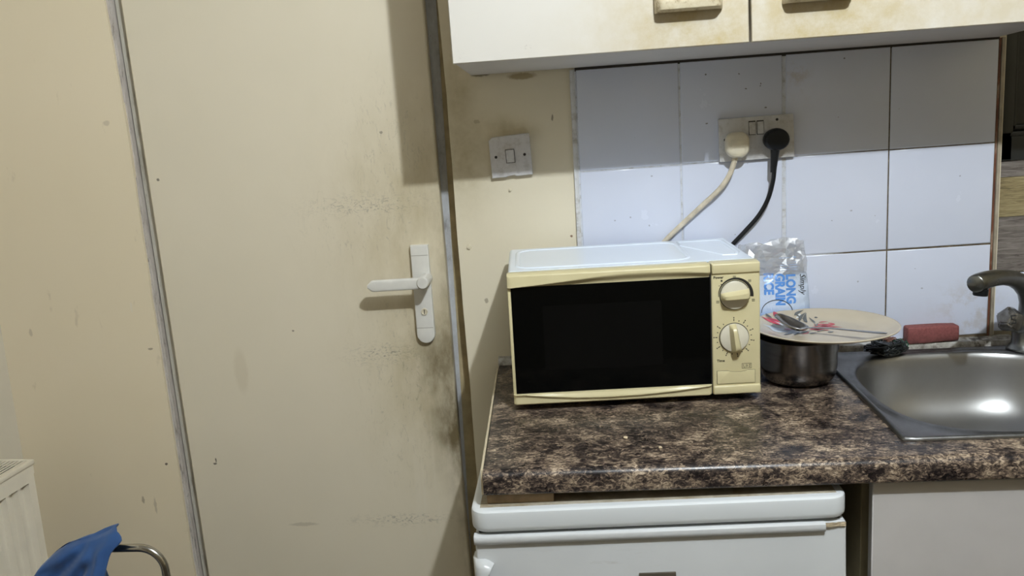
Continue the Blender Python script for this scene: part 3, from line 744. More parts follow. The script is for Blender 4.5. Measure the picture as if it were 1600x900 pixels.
m.lathe([(0.0, -0.003), (0.0125, -0.003), (0.0125, 0.007), (0.0115, 0.009), (0.0, 0.009)], (0.6865, -0.2290, 1.0625), 24, 'z', rotm)
m.done('aerator', 'black', tp, True, OT)['label'] = 'black aerator in the spout end'
# angled arm and faceted knob
kd = Vector((-0.80, -0.42, 0.42)).normalized(); kr = kd.to_track_quat('Z', 'Y').to_matrix()
k0 = Vector((0.826, -0.082, 0.9600))
m = MB(); m.lathe([(0.0, 0.0), (0.019, 0.0), (0.0185, 0.010), (0.016, 0.017), (0.0, 0.017)], k0, 24, 'z', kr)
m.done('valve_neck', 'chrome', tp, True, OT)
m = MB()
loops = []
for r, h in ((0.0, 0.014), (0.014, 0.014), (0.0235, 0.019), (0.0265, 0.031), (0.0235, 0.044), (0.0150, 0.0485), (0.0, 0.049)):
    loops.append([k0 + kr @ Vector((r * math.cos(2 * math.pi * k / 5 + 0.5), r * math.sin(2 * math.pi * k / 5 + 0.5), h)) for k in range(5)])
m.loft(loops)
bmesh.ops.remove_doubles(m.bm, verts=m.bm.verts[:], dist=1e-6)
bmesh.ops.bevel(m.bm, geom=m.bm.edges[:], offset=0.0022, segments=2, affect='EDGES')
ktree = BVHTree.FromBMesh(m.bm)
knob = m.done('tap_knob', 'acrylic', tp, True, OT, 25)
m = MB()
kc = k0 + kd * 0.031 + Vector((0.005, 0, 0.001)); kv = Vector((0.38, 0.91, -0.18)).normalized()
ku = Vector((kv.y, -kv.x, 0)).normalized(); kw = ku.cross(kv).normalized()
pts = []
for a, c_ in ((0.003, 0.008), (-0.004, 0.007), (-0.0035, 0.001), (0.0035, 0.0), (0.0035, -0.006), (-0.004, -0.007)):
    h = ktree.ray_cast(kc + ku * a + kw * c_ - kv * 0.1, kv)
    pts.append((h[0] if h[0] else kc + ku * a + kw * c_ - kv * 0.024) - kv * 0.0004)
m.tube(pts, 0.0017, 6)
m.done('knob_mark', 'ink', knob, True, OT)

# ------------------------------------------------------------------ wall cabinet
CZ = 1.4985
cb = thing('wall_cabinet', 'cream two door wall cabinet above the socket', 'cabinet', (-0.2026, 0, CZ), (0, -0.0109, 0))
m = MB()
for xa, xb in ((0.0, 0.018), (0.982, 1.0)):
    m.hexa([(xa, -0.2835, 0.003), (xb, -0.2835, 0.003), (xb, -0.0045, -0.0100), (xa, -0.0045, -0.0100), (xa, -0.2835, 0.90), (xb, -0.2835, 0.90), (xb, -0.0045, 0.90), (xa, -0.0045, 0.90)])
m.hexa([(0.018, -0.2835, 0.003), (0.982, -0.2835, 0.003), (0.982, -0.0045, -0.0100), (0.018, -0.0045, -0.0100), (0.018, -0.2835, 0.021), (0.982, -0.2835, 0.021), (0.982, -0.0045, 0.010), (0.018, -0.0045, 0.010)])
m.box((0.018, -0.2835, 0.882), (0.982, -0.005, 0.90)); m.box((0.018, -0.02, 0.021), (0.982, -0.006, 0.882))
m.done('carcass', 'carcass', cb, False)
for k, (xa, xb, hx0, hx1, hz) in enumerate(((0.0, 0.4805, 0.331, 0.438, 0.0625), (0.4835, 1.0, 0.5325, 0.6395, 0.0625))):
    d = MB().box((xa, -0.304, 0.0), (xb, -0.286, 0.895), 0.0015, 1).done('door', 'cab', cb, True)
    g = MB()
    nseg = 24
    loops = []
    for i in range(nseg + 1):
        t = i / nseg
        x = hx0 + (hx1 - hx0) * t
        e = min(t, 1 - t) * (hx1 - hx0)
        f = 1.0 if e > 0.012 else math.sqrt(max(0.0, 1 - ((0.012 - e) / 0.012) ** 2)) * 0.75 + 0.25
        dpt = 0.030 * f
        yb = -0.3042
        loops.append([(x, yb, hz - 0.006), (x, yb - dpt * 0.55, hz - 0.008), (x, yb - dpt * 0.92, hz - 0.004), (x, yb - dpt, hz + 0.004), (x, yb - dpt, hz + 0.014), (x, yb - dpt * 0.85, hz + 0.020), (x, yb - dpt * 0.4, hz + 0.023), (x, yb, hz + 0.024)])
    g.loft(loops)
    g.done('grip', 'grip', d, True, (0, 0, 0), 50)

# ------------------------------------------------------------------ base cupboard under the sink
su = thing('base_cupboard', 'greige base cupboard right of the fridge under the sink', 'cabinet', (0.70, -0.3, 0.0))
OS = (0.70, -0.3, 0)
m = MB(); m.box((0.4035, -0.500, 0.0), (0.4195, -0.02, 0.8605), 0.0008, 1)
m.done('side_panel', 'base_side', su, True, OS)
m = MB(); m.box((1.30, -0.5425, 0.0), (1.316, -0.02, 0.8605)); m.box((0.4200, -0.53, 0.12), (1.2995, -0.02, 0.136)); m.box((0.4200, -0.03, 0.136), (1.2995, -0.02, 0.74)); m.box((0.4200, -0.49, 0.0), (1.2995, -0.475, 0.1195))
m.done('carcass', 'carcass', su, False, OS)
m = MB(); m.box((0.4010, -0.5615, 0.13), (1.314, -0.5430, 0.8575), 0.0015, 1)
m.done('door', 'base_door', su, True, OS)

# ------------------------------------------------------------------ fridge
FT = 0.0140
FX0, FW = -0.1780, 0.5490
fr_t = thing('undercounter_fridge', 'white undercounter fridge below the mottled worktop', 'fridge', (FX0, -0.59, 0), (0, -FT, 0))
ZL0, ZL1 = 0.8095, 0.8425
m = MB(); m.box((0.006, 0.068, 0.035), (FW - 0.006, 0.56, ZL0 - 0.001), 0.006)
m.done('body', 'fridge', fr_t)
m = MB()
L = []
for dz, ins in ((ZL0, 0.003), (ZL0 + 0.003, 0.0006), (ZL0 + 0.008, 0.0), (ZL1 - 0.006, 0.0), (ZL1 - 0.0025, 0.0008), (ZL1 - 0.0006, 0.003), (ZL1, 0.006)):
    L.append([(x, y, dz) for x, y in rrect(FW / 2, 0.28, FW / 2 - ins, 0.28 - ins, 0.026 - ins * 0.8, 8)])
m.loft(L, True, True, True)
m.done('lid', 'fridge', fr_t, True, angle=35)
m = MB(); m.box((0.014, 0.016, ZL1 + 0.0001), (FW - 0.014, 0.54, ZL1 + 0.0008))
m.done('lid_grime', 'fridge_top', fr_t, False)
MB().box((0.010, 0.014, 0.795), (FW - 0.010, 0.068, ZL0 + 0.001)).done('lid_gap_shade', 'dark', fr_t, False)  # dark filler, paints the shade in the gap between lid and door
dr = MB().box((0.004, 0.004, 0.06), (FW - 0.003, 0.064, 0.8035), 0.004, 3).done('door', 'fridge', fr_t)
m = MB()
for i, (t0, t1) in enumerate(((0.001, FW - 0.034),)):
    sec = [(0.010, 0.7895), (0.000, 0.7900), (-0.0025, 0.7930), (-0.0032, 0.7975), (-0.0022, 0.8020), (0.0005, 0.8040), (0.010, 0.8042)]
    m.loft([[(t0 + 0.010, y + 0.012, z) for y, z in sec], [(t0 + 0.002, y + 0.003, z) for y, z in sec], [(t0 + 0.009, y, z) for y, z in sec], [(t1, y, z) for y, z in sec]])
m.done('door_trim', 'fridge', dr)
m = MB()
m.grid(lambda u, v: (FW - 0.034 + 0.030 * u, 0.003 - 0.003 * (1 - u) - 0.0035 * abs(noise.noise(Vector((u * 9, v * 5, 2)))), 0.7965 + 0.007 * v + 0.001 * noise.noise(Vector((u * 12, v * 3, 0)))), 12, 5)
m.done('broken_corner', 'dirty_corner', dr)['label'] = 'yellowed broken end of the door trim'
m = MB(); m.box((0.2440, 0.0008, 0.699), (0.2985, 0.0042, 0.7345), 0.001)
m.done('badge', 'badge', dr)['label'] = 'small brown badge on the fridge door'
m = MB()
m.loft([[(x, y, z) for x, y in ((-0.0005, 0.03), (-0.0012, 0.010), (0.004, -0.006 - d), (0.014, -0.010 - d), (0.0145 + e, -0.008 - d), (0.0175 + e, 0.006), (0.02 + e, 0.03))]
        for z, d, e in ((0.40, 0, 0), (0.68, 0.004, 0.006), (0.725, 0.005, 0.006), (0.742, 0.006, 0.004), (0.752, 0.005, 0.010), (0.7585, 0.003, 0.013), (0.764, 0.0, 0.006), (0.7665, -0.006, 0.0))])
m.done('pull_handle', 'fridge', dr, True, angle=70)
for x in (0.05, FW - 0.05):
    for y in (0.08, 0.5): MB().lathe([(0, 0.0), (0.018, 0.0), (0.018, 0.036), (0, 0.036)], (x, y, 0), 12).done('foot', 'black', fr_t)

# ------------------------------------------------------------------ microwave
mwv = thing('microwave_oven', 'cream and white microwave oven with a black glass door', 'microwave', (-0.1345, -0.3105, 0.9), (0, 0, 0.045))
W, H, DP = 0.4300, 0.2455, 0.272
m = MB()
L = []
for y, ins in ((0.030, 0.0), (DP - 0.004, 0.0), (DP, 0.004)):
    x0, x1, z0, z1, r = 0.001 + ins, W - 0.001 - ins, 0.012 + ins, H - ins, 0.007
    q = [(x0, z0), (x0, z1 - r)] + [(x0 + r - r * math.cos(a), z1 - r + r * math.sin(a)) for a in [math.pi / 2 * k / 5 for k in range(1, 6)]] + [(x1 - r + r * math.sin(a), z1 - r + r * math.cos(a)) for a in [math.pi / 2 * k / 5 for k in range(0, 6)]] + [(x1, z0)]
    L.append([(x, y, z) for x, z in q])
m.loft(L)
body = m.done('housing', 'mw_white', mwv, True, angle=30)
def ridge(pts, r=0.0022):
    m = MB(); P = [(x, y, H - 0.0006) for x, y in pts]; P.append(P[0]); m.tube(P, r, 8, 2.2); return m
ridge(rrect(0.170, 0.148, 0.152, 0.098, 0.03, 6)).done('top_emboss', 'mw_white', body)
ridge([(0.330, 0.20), (0.330, 0.246), (0.405, 0.246), (0.414, 0.238), (0.414, 0.10), (0.405, 0.075), (0.385, 0.075)]).done('top_emboss', 'mw_white', body)
for x in (0.03, W - 0.03):
    for y in (0.05, DP - 0.04): MB().lathe([(0, 0.0003), (0.011, 0.0003), (0.012, 0.0125), (0, 0.0125)], (x, y, 0), 14).done('foot', 'black', mwv)
SX = 0.3455
ZG0, ZG1 = 0.0325, 0.2205
m = MB()
m.box((0.0, 0.006, 0.012), (SX, 0.029, H - 0.001), 0.003)
m.box((0.0, 0.0015, ZG0 - 0.002), (0.0052, 0.010, ZG1 + 0.002), 0.001)
mdoor = m.done('door', 'mw_cream', mwv)
MB().box((0.0054, 0.0020, ZG0 - 0.001), (SX - 0.0006, 0.0058, ZG1 + 0.001)).done('door_glass', 'mw_glass', mdoor, False)['label'] = 'black glass door panel'
MB().box((0.058, 0.0016, 0.0715), (0.262, 0.0021, 0.186)).done('viewing_mesh', 'mw_mesh', mdoor, False)
def crest(x): return lerp([0, 0.05, 0.10, 0.15, 0.20, 0.25, 0.30, SX], [0.2215, 0.2250, 0.2295, 0.2345, 0.2375, 0.2375, 0.2350, 0.2310], x)
def smooth01(t): t = max(0, min(1, t)); return t * t * (3 - 2 * t)
def top_rail(u, v):
    x = SX * u; z = ZG1 + (H - ZG1) * v; c = crest(x); sx = 0.0025 if u in (0, 1) else 0
    if z < c: y = 0.003 - 0.0085 * smooth01((z - ZG1) / max(1e-4, c - ZG1)) ** 1.4
    else: y = -0.0055 + 0.0012 * (z - c) / 0.01
    if v > 0.82: y += 0.010 * ((v - 0.82) / 0.18) ** 2.2
    e = min(u, 1 - u) * SX
    if e < 0.004: y += 0.004 * (1 - e / 0.004) ** 2
    return (x, y, z)
m = MB(); m.grid(top_rail, 86, 30)
m.done('top_rail', 'mw_cream', mdoor, True, angle=60)
def dip(x): return lerp([0, 0.02, 0.06, 0.11, 0.16, 0.22, 0.28, 0.32, SX], [0.0318, 0.0312, 0.0265, 0.0222, 0.0208, 0.0215, 0.0248, 0.0285, 0.0315], x)
def bot_rail(u, v):
    x = SX * u; z = 0.0105 + (ZG0 - 0.0105) * v; c = dip(x)
    if z > c: y = -0.0065 * (1 - smooth01((z - c) / max(1e-4, ZG0 - c)) * 0.45)
    else: y = -0.0035 + 0.001 * smooth01((c - z) / 0.006)
    if z < c and c - z < 0.0018: y = -0.0065 + 0.003 * smooth01((c - z) / 0.0018)
    if v < 0.2: y += 0.008 * ((0.2 - v) / 0.2) ** 2
    if v > 0.97: y = 0.003
    e = min(u, 1 - u) * SX
    if e < 0.005: y += 0.006 * (1 - e / 0.005) ** 2
    return (x, y, z)
m = MB(); m.grid(bot_rail, 86, 34)
m.done('bottom_rail', 'mw_cream', mdoor, True, angle=60)
# control panel
MB().box((SX - 0.0006, 0.0040, 0.0135), (SX + 0.0024, 0.0295, H - 0.003)).done('panel_gap_shade', 'ink', mwv, False)  # black box behind the joint, its shade put in as colour
m = MB(); m.box((SX + 0.0016, 0.0005, 0.012), (W, 0.029, H - 0.0005), 0.0035, 3)
m.box((SX + 0.0020, -0.0030, 0.2262), (W - 0.0005, 0.010, H - 0.0012), 0.0028, 3); m.box((SX + 0.0020, -0.0028, 0.0128), (W - 0.0005, 0.010, 0.0288), 0.0028, 3)
cp = m.done('control_panel', 'mw_cream', mwv)
def ring(cx, cz, r0, r1, a0, a1, y, name, mat, par, w0=None, n=40):
    m = MB(); A = [a0 + (a1 - a0) * k / n for k in range(n + 1)]
    for k in range(n):
        for (ra, rb) in ((r0, r1),):
            w = (lambda t: r1 if w0 is None else w0 + (r1 - w0) * t)
            p = [(cx + q * math.sin(a), y, cz + q * math.cos(a)) for a, q in ((A[k], r0), (A[k + 1], r0), (A[k + 1], w((k + 1) / n)), (A[k], w(k / n)))]
            m.poly(p, [(0, 1, 2, 3)])
    return m.done(name, mat, par, False)
K1 = (0.3862, 0.1885); K2 = (0.3845, 0.1140)
def knob(c, ang, r=0.0245):
    m = MB(); m.lathe([(r + 0.0014, -0.0002), (r + 0.0012, 0.0018), (r, 0.002)], (c[0], 0, c[1]), 40, 'y'); 
    m2 = MB(); m2.lathe([(0.0, -0.0050), (r * 0.93, -0.0050), (r * 0.985, -0.0042), (r, -0.003), (r, 0.001)], (c[0], 0, c[1]), 44, 'y')
    k = m2.done('knob', 'mw_pale', cp)
    ring(c[0], c[1], r, r + 0.0013, 0, 2 * math.pi, 0.0002, 'knob_gap', 'ink', k)
    g = MB(); loops = []
    R = Matrix.Rotation(ang, 3, 'Y')
    for i in range(17):
        t = -1 + 2 * i / 16
        x = t * (r * 0.985)
        h = 0.018 * math.sqrt(max(0.04, 1 - (abs(t)) ** 6)); wd = 0.0062 + 0.0012 * t
        s = [(x, -0.004, -wd * 1.25), (x, -0.004 - h * 0.6, -wd), (x, -0.004 - h, -wd * 0.55), (x, -0.004 - h, wd * 0.55), (x, -0.004 - h * 0.6, wd), (x, -0.004, wd * 1.25)]
        loops.append([R @ Vector(p) + Vector((c[0], 0, c[1])) for p in s])
    g.loft(loops)
    g.done('knob_grip', 'mw_cream', k, True, angle=50)
    return k
knob(K1, math.radians(-4)); knob(K2, math.radians(82))
ring(K1[0], K1[1], 0.0265, 0.0325, math.radians(-95), math.radians(98), 0.0003, 'power_scale', 'ink', cp, w0=0.0276)
m = MB()
for i in range(22):
    a = math.radians(-70 - 0 + 0) + math.radians(320) * 0
for i in range(20):
    a = math.radians(0 + 17.0 * i)
    big = i % 2 == 0
    r0, r1 = 0.0285, 0.0325 if big else 0.0308
    d = Vector((math.sin(a), 0, math.cos(a))); pr = Vector((d.z, 0, -d.x)) * (0.0007)
    c = Vector((K2[0], 0.0003, K2[1]))
    m.poly([c + d * r0 - pr, c + d * r0 + pr, c + d * r1 + pr, c + d * r1 - pr], [(0, 1, 2, 3)])
    if big and i < 20:
        q = c + d * 0.0345; m.poly([q + Vector((-0.0009, 0, -0.0011)), q + Vector((0.0009, 0, -0.0011)), q + Vector((0.0009, 0, 0.0011)), q + Vector((-0.0009, 0, 0.0011))], [(0, 1, 2, 3)])
for (x, z) in ((0.4180, 0.1790), (0.3575, 0.1790), (0.3862, 0.2205), (0.4120, 0.2130)):
    for q in range(3): 
        zz = z - q * 0.0017; m.poly([(x - 0.0026, 0.0003, zz), (x + 0.0026, 0.0003, zz), (x + 0.0026, 0.0003, zz + 0.0008), (x - 0.0026, 0.0003, zz + 0.0008)], [(0, 1, 2, 3)])
for x, z, h in ((0.3640, 0.2125, 0.003), (0.3640, 0.2070, 0.0015), (0.3600, 0.2050, 0.0008)):
    m.poly([(x - 0.001, 0.0003, z), (x + 0.002, 0.0003, z), (x + 0.002, 0.0003, z + h), (x - 0.001, 0.0003, z + h)], [(0, 1, 2, 3)])
m.done('dial_marks', 'ink', cp, False)['kind'] = 'stuff'
for txt, x, z, s in (('Power', 0.3505, 0.2180, 0.0052), ('Time', 0.3545, 0.0712, 0.0052)):
    p, f = text_polys(txt, s * 1.25, 0.00018)
    m = MB(); m.poly([(x + a, 0.0002, z + c) for a, c, _ in p], f); m.done('lettering', 'ink', cp, False)
m = MB()
for x0, z0, x1, z1 in ((0.3975, 0.0575, 0.4140, 0.0582), (0.3975, 0.0660, 0.4140, 0.0667), (0.3975, 0.0575, 0.3981, 0.0667), (0.4134, 0.0575, 0.4140, 0.0667), (0.4000, 0.0595, 0.4032, 0.0603), (0.4000, 0.0612, 0.4008, 0.0650), (0.4045, 0.0595, 0.4053, 0.0650), (0.4068, 0.0600, 0.4076, 0.0645), (0.4095, 0.0595, 0.4118, 0.0603), (0.4095, 0.0640, 0.4125, 0.0648), (0.4106, 0.0603, 0.4114, 0.0640)):
    m.poly([(x0, 0.0003, z0), (x1, 0.0003, z0), (x1, 0.0003, z1), (x0, 0.0003, z1)], [(0, 1, 2, 3)])
m.done('rating_mark', 'ink', cp, False)['kind'] = 'stuff'
fl = [(0.3545, 0.0318), (0.4197, 0.0318), (0.4197, 0.0545), (0.4075, 0.0545), (0.4020, 0.0528), (0.3950, 0.0520), (0.3860, 0.0520), (0.3780, 0.0530), (0.3725, 0.0545), (0.3545, 0.0545)]
m = MB(); m.prism([((x - 0.3871) * 1.02 + 0.3871, (z - 0.043) * 1.05 + 0.043) for x, z in fl], 0.0002, 0.0006)
m.done('release_gap', 'ink', cp, False)
m = MB(); m.prism(fl, -0.0012, 0.0010, 0.0006)
m.done('release_button', 'mw_cream', cp, True, angle=30)

# ------------------------------------------------------------------ wall switch, socket, plugs
sw = thing('light_switch', 'grey-white single light switch with a chipped lower edge', 'switch', (-0.1350, 0.0, 1.3285), (0, -0.045, 0))
m = MB()
ol = [(-0.0405, -0.0410), (-0.012, -0.0412), (-0.008, -0.0375), (0.001, -0.0365), (0.005, -0.0395), (0.009, -0.0412), (0.0410, -0.0405), (0.0412, 0.0395), (0.0375, 0.0410), (-0.0330, 0.0390), (-0.0400, 0.0330)]
m.prism(ol, -0.0095, 0.0015, 0.0018)
sp = m.done('plate', 'switch', sw, True, angle=30)
m = MB(); m.box((-0.0090, -0.0100, -0.0140), (0.0090, -0.0096, 0.0130)); m.done('rocker_gap', 'screw', sp, False)
m = MB(); m.hexa([(-0.0078, -0.0118, -0.0128), (0.0078, -0.0118, -0.0128), (0.0078, -0.009, -0.0128), (-0.0078, -0.009, -0.0128), (-0.0078, -0.0145, 0.0118), (0.0078, -0.0145, 0.0118), (0.0078, -0.009, 0.0118), (-0.0078, -0.009, 0.0118)])
m.done('rocker', 'switch', sp, False)
for x in (-0.0285, 0.0285):
    m = MB(); m.lathe([(0, -0.0098), (0.0026, -0.0098), (0.0032, -0.0092)], (x, 0, 0.0), 14, 'y'); m.done('screw', 'screw', sp)
so = thing('double_socket', 'grubby white double wall socket on the tiles', 'socket', (0.3450, -0.0045, 1.3366), (0, -0.022, 0))
m = MB(); m.box((-0.0718, -0.0095, -0.0415), (0.0718, 0.0010, 0.0415), 0.002); spl = m.done('plate', 'socket', so)
for x in (-0.0078, 0.0078):
    m = MB(); m.box((x - 0.0066, -0.0100, 0.0065), (x + 0.0066, -0.0094, 0.0335)); m.done('switch_gap', 'screw', spl, False)
    m = MB(); m.hexa([(x - 0.0058, -0.0135, 0.0078), (x + 0.0058, -0.0135, 0.0078), (x + 0.0058, -0.0092, 0.0078), (x - 0.0058, -0.0092, 0.0078), (x - 0.0058, -0.0108, 0.0312), (x + 0.0058, -0.0108, 0.0312), (x + 0.0058, -0.0092, 0.0312), (x - 0.0058, -0.0092, 0.0312)])
    m.done('rocker', 'socket', spl, False)
for x, z in ((-0.0600, 0.0010), (0.0400, 0.0325)):
    m = MB(); m.lathe([(0, -0.0099), (0.0022, -0.0099), (0.0028, -0.0094)], (x, 0, z), 12, 'y'); m.done('screw', 'screw', spl)
def plug(name, label, base, mat, cmat, outline, cable, r, sx):
    t = thing(name, label, 'plug', base)
    m = MB(); loops = []
    n = len(outline)
    for y, f in ((-0.0002, 0.93), (-0.006, 0.97), (-0.014, 1.0), (-0.022, 0.98), (-0.027, 0.90), (-0.0285, 0.78)):
        loops.append([(x * f, y, z * f) for x, z in outline])
    m.loft(loops); p = m.done('plug_body', mat, t, True, angle=50)
    c = MB(); c.tube(cable, r, 12, sx, (0, 1, 0)); c.done('cable', cmat, t, True, base)
    return t, p
def bez(pts, n=8):
    P = [Vector(p) for p in pts]; out = []
    for i in range(len(P) - 1):
        p0, p1, p2, p3 = P[max(i - 1, 0)], P[i], P[i + 1], P[min(i + 2, len(P) - 1)]
        for k in range(n):
            t = k / n
            out.append(0.5 * ((2 * p1) + (-p0 + p2) * t + (2 * p0 - 5 * p1 + 4 * p2 - p3) * t * t + (-p0 + 3 * p1 - 3 * p2 + p3) * t ** 3))
    out.append(P[-1]); return out
wp = [(x, z) for x, z in rrect(0, 0, 0.0225, 0.0245, 0.016, 6)]
wp = [(x * (1.0 if z > -0.01 else 1.0 - 0.10 * (-z - 0.01) / 0.015), z) for x, z in wp]
cab = bez([(0.3020, -0.026, 1.303), (0.2985, -0.026, 1.290), (0.2890, -0.024, 1.266), (0.2700, -0.020, 1.2400), (0.2350, -0.0155, 1.2080), (0.1950, -0.0130, 1.1720), (0.1650, -0.0115, 1.1440), (0.1400, -0.0110, 1.1150)])
t, p = plug('mains_plug', 'cream mains plug with pale cable in the left socket', (0.3050, -0.0142, 1.3265), 'cream_plastic', 'cream_cable', wp, cab, 0.0042, 1.25)
m = MB()
m.box((-0.0125, -0.0292, -0.0035), (0.0125, -0.0284, 0.0100), 0.0006); m.box((-0.012, -0.0292, -0.0175), (0.012, -0.0284, -0.0065), 0.0006)
m.done('moulded_label', 'cream_plastic', p)
bp_ = []
for k in range(24):
    a = 2 * math.pi * k / 24
    x, z = 0.0245 * math.cos(a), 0.0225 * math.sin(a)
    if z < -0.008: x *= 1 + 0.0 * z
    if z < 0: z *= 0.92
    bp_.append((x, z))
cab = bez([(0.3775, -0.030, 1.300), (0.3755, -0.030, 1.275), (0.3730, -0.026, 1.250), (0.3650, -0.021, 1.218), (0.3480, -0.0165, 1.186), (0.3220, -0.0135, 1.156), (0.2950, -0.0120, 1.128), (0.2750, -0.0115, 1.105)])
t, p = plug('mains_plug', 'black mains plug with black cable in the right socket', (0.3795, -0.0142, 1.3320), 'black', 'black', bp_, cab, 0.0040, 1.1)
m = MB(); m.tube([(-0.002, -0.0160, -0.012), (-0.0035, -0.0165, -0.030), (-0.0050, -0.0160, -0.048), (-0.0062, -0.0150, -0.062)], [0.0095, 0.0078, 0.0066, 0.0056], 12, 1.0, (0, 1, 0))
m.done('strain_relief', 'black', p)

# ------------------------------------------------------------------ pot, plate, spoon
PX, PY = 0.3830, -0.1880
pot = thing('cooking_pot', 'small dark steel pot under the patterned plate', 'pot', (PX, PY, 0.9005))
m = MB()
m.lathe([(0.0, 0.001), (0.046, 0.0), (0.054, 0.002), (0.062, 0.008), (0.067, 0.018), (0.0690, 0.032), (0.0695, 0.060), (0.0712, 0.0625), (0.0716, 0.0800), (0.0728, 0.0820), (0.0730, 0.0836), (0.0716, 0.0842), (0.0702, 0.0830), (0.0700, 0.0640), (0.0680, 0.060), (0.0675, 0.032), (0.065, 0.018), (0.058, 0.008), (0.045, 0.0035), (0.0, 0.0035)], (0, 0, 0), 72)
m.done('pot_wall', 'pot', pot, True, angle=50)
PLX, PLY, PLZ = 0.4330, -0.1780, 0.9855
plt_ = thing('dinner_plate', 'cream dinner plate with red leaf print on the pot', 'plate', (PLX, PLY, PLZ))
def pz(r): return lerp([0, 0.078, 0.088, 0.100, 0.120, 0.128], [0.0022, 0.0022, 0.0034, 0.0075, 0.0138, 0.0160], r)
m = MB()
pr = [(0.0, 0.0022), (0.04, 0.0022), (0.078, 0.0022), (0.088, 0.0034), (0.100, 0.0075), (0.110, 0.0107), (0.120, 0.0138), (0.1265, 0.0158), (0.1290, 0.0160), (0.1300, 0.0148), (0.1290, 0.0132), (0.120, 0.0102), (0.100, 0.0038), (0.086, -0.0005), (0.070, -0.0008), (0.068, 0.0), (0.0, 0.0)]
m.lathe(pr, (0, 0, 0), 96)
m.done('dish', 'plate', plt_, True, angle=60)
def leaf(m, cx, cy, ang, ln, wd, lift=0.0005, n=10):
    d = Vector((math.cos(ang), math.sin(ang))); q = Vector((-d.y, d.x))
    top, bot = [], []
    for i in range(n + 1):
        t = i / n
        wv = wd * math.sin(math.pi * t ** 0.8) * 0.5 + 0.0002
        c = Vector((cx, cy)) + d * ln * t + q * 0.08 * ln * math.sin(math.pi * t)
        a, e = c + q * wv, c - q * wv
        top.append((a.x, a.y, pz(a.length) + lift)); bot.append((e.x, e.y, pz(e.length) + lift))
    for i in range(n):
        m.poly([top[i], top[i + 1], bot[i + 1], bot[i]], [(0, 1, 2, 3)])
LEAVES = {'print_white': [(-0.0671, 0.0028, 2.29, 0.0405, 0.018), (-0.0682, 0.0212, 2.38, 0.0201, 0.012), (-0.0514, 0.0558, 2.76, 0.0391, 0.012), (-0.0179, 0.1090, -2.15, 0.0215, 0.006), (-0.075, 0.030, 2.9, 0.030, 0.012)],
  'print_red': [(-0.0541, 0.0750, 1.92, 0.0400, 0.016), (-0.057, 0.0690, 2.8, 0.0339, 0.011), (-0.054, 0.0757, 2.16, 0.0272, 0.011), (-0.0141, 0.0339, -0.25, 0.0542, 0.010), (-0.0178, 0.0123, -0.3, 0.0294, 0.013), (0.0037, 0.0344, 0.34, 0.03, 0.016), (0.0063, 0.0645, 0.22, 0.0195, 0.006), (-0.0236, 0.017, -0.33, 0.0237, 0.010), (0.0227, 0.0592, -1.18, 0.0196, 0.008), (-0.053, 0.0185, 2.33, 0.0185, 0.009), (-0.0289, -0.0039, -2.54, 0.02, 0.006), (-0.066, 0.055, 2.5, 0.04, 0.012), (-0.008, 0.046, 0.1, 0.03, 0.010)],
  'print_grey': [(-0.0303, 0.1000, 0.74, 0.0300, 0.006), (-0.0263, 0.0784, 1.02, 0.0390, 0.006), (-0.0143, 0.0683, 1.36, 0.0430, 0.007), (-0.0165, 0.0885, 2.0, 0.0250, 0.004), (-0.0042, 0.0941, -1.55, 0.0394, 0.004), (-0.0780, 0.0800, 2.01, 0.0195, 0.007), (0.0053, 0.0923, -0.17, 0.0070, 0.005), (0.0032, -0.013, 0.41, 0.0127, 0.009), (-0.0306, -0.0178, 0.53, 0.0163, 0.006), (-0.0537, -0.0138, 0.98, 0.0193, 0.005), (-0.0768, -0.0169, 0.46, 0.0238, 0.006), (-0.0047, 0.036, 1.17, 0.023, 0.004), (-0.045, -0.010, 0.6, 0.03, 0.004), (-0.015, -0.004, 0.5, 0.03, 0.004), (-0.060, -0.022, 0.7, 0.03, 0.004)]}
for mt, lst in LEAVES.items():
    for k, (cx, cy, a, ln, wd) in enumerate(lst):
        m = MB(); leaf(m, cx, cy, a, ln, wd, {'print_white': 0.0004, 'print_red': 0.0007, 'print_grey': 0.0010}[mt])
        o = m.done('leaf_print', mt, plt_, False)
        o['label'] = {'print_white': 'pale printed leaf', 'print_red': 'red printed leaf', 'print_grey': 'dark grey printed stem'}[mt]
# spoon, resting on the plate
A = Vector((0.3990, -0.1930)); Bn = Vector((0.5110, -0.2780)); dr2 = (Bn - A).normalized(); q2 = Vector((-dr2.y, dr2.x))
spn = thing('spoon', 'steel spoon lying across the cream plate', 'spoon', (A.x, A.y, PLZ + 0.003))
m = MB(); loops = []
hl = (Bn - A).length
for i in range(25):
    t = i / 24
    s = -0.003 + (hl + 0.003) * t
    wd = lerp([0, 0.2, 0.6, 0.92, 1.0], [0.0050, 0.0036, 0.0050, 0.0075, 0.0040], t)
    z = lerp([0, 0.12, 0.3, 0.7, 1.0], [0.0105, 0.0125, 0.0150, 0.0160, 0.0170], t)
    c = dr2 * s
    loops.append([(c.x + q2.x * wd * math.cos(a), c.y + q2.y * wd * math.cos(a), z + 0.0011 * math.sin(a)) for a in [2 * math.pi * k / 10 for k in range(10)]])
m.loft(loops); m.done('spoon_handle', 'spoon', spn, True, angle=70)
m = MB()
bl, bw = 0.061, 0.0205
def bowl(u, v):
    s = -bl * u; w = bw * math.sqrt(max(0, 1 - (2 * u - 1) ** 2)) ** 0.62 * (1.03 - 0.22 * abs(u - 0.55)); k = 2 * v - 1
    c = dr2 * s
    z = 0.0105 + 0.020 * u ** 1.3 - 0.0115 * (1 - k * k) * math.sin(math.pi * min(1, max(0, u))) ** 0.7
    return (c.x + q2.x * w * k, c.y + q2.y * w * k, max(0.0012, z))
m.grid(bowl, 28, 16)
bw_o = m.done('spoon_bowl', 'spoon', spn, True, angle=80)
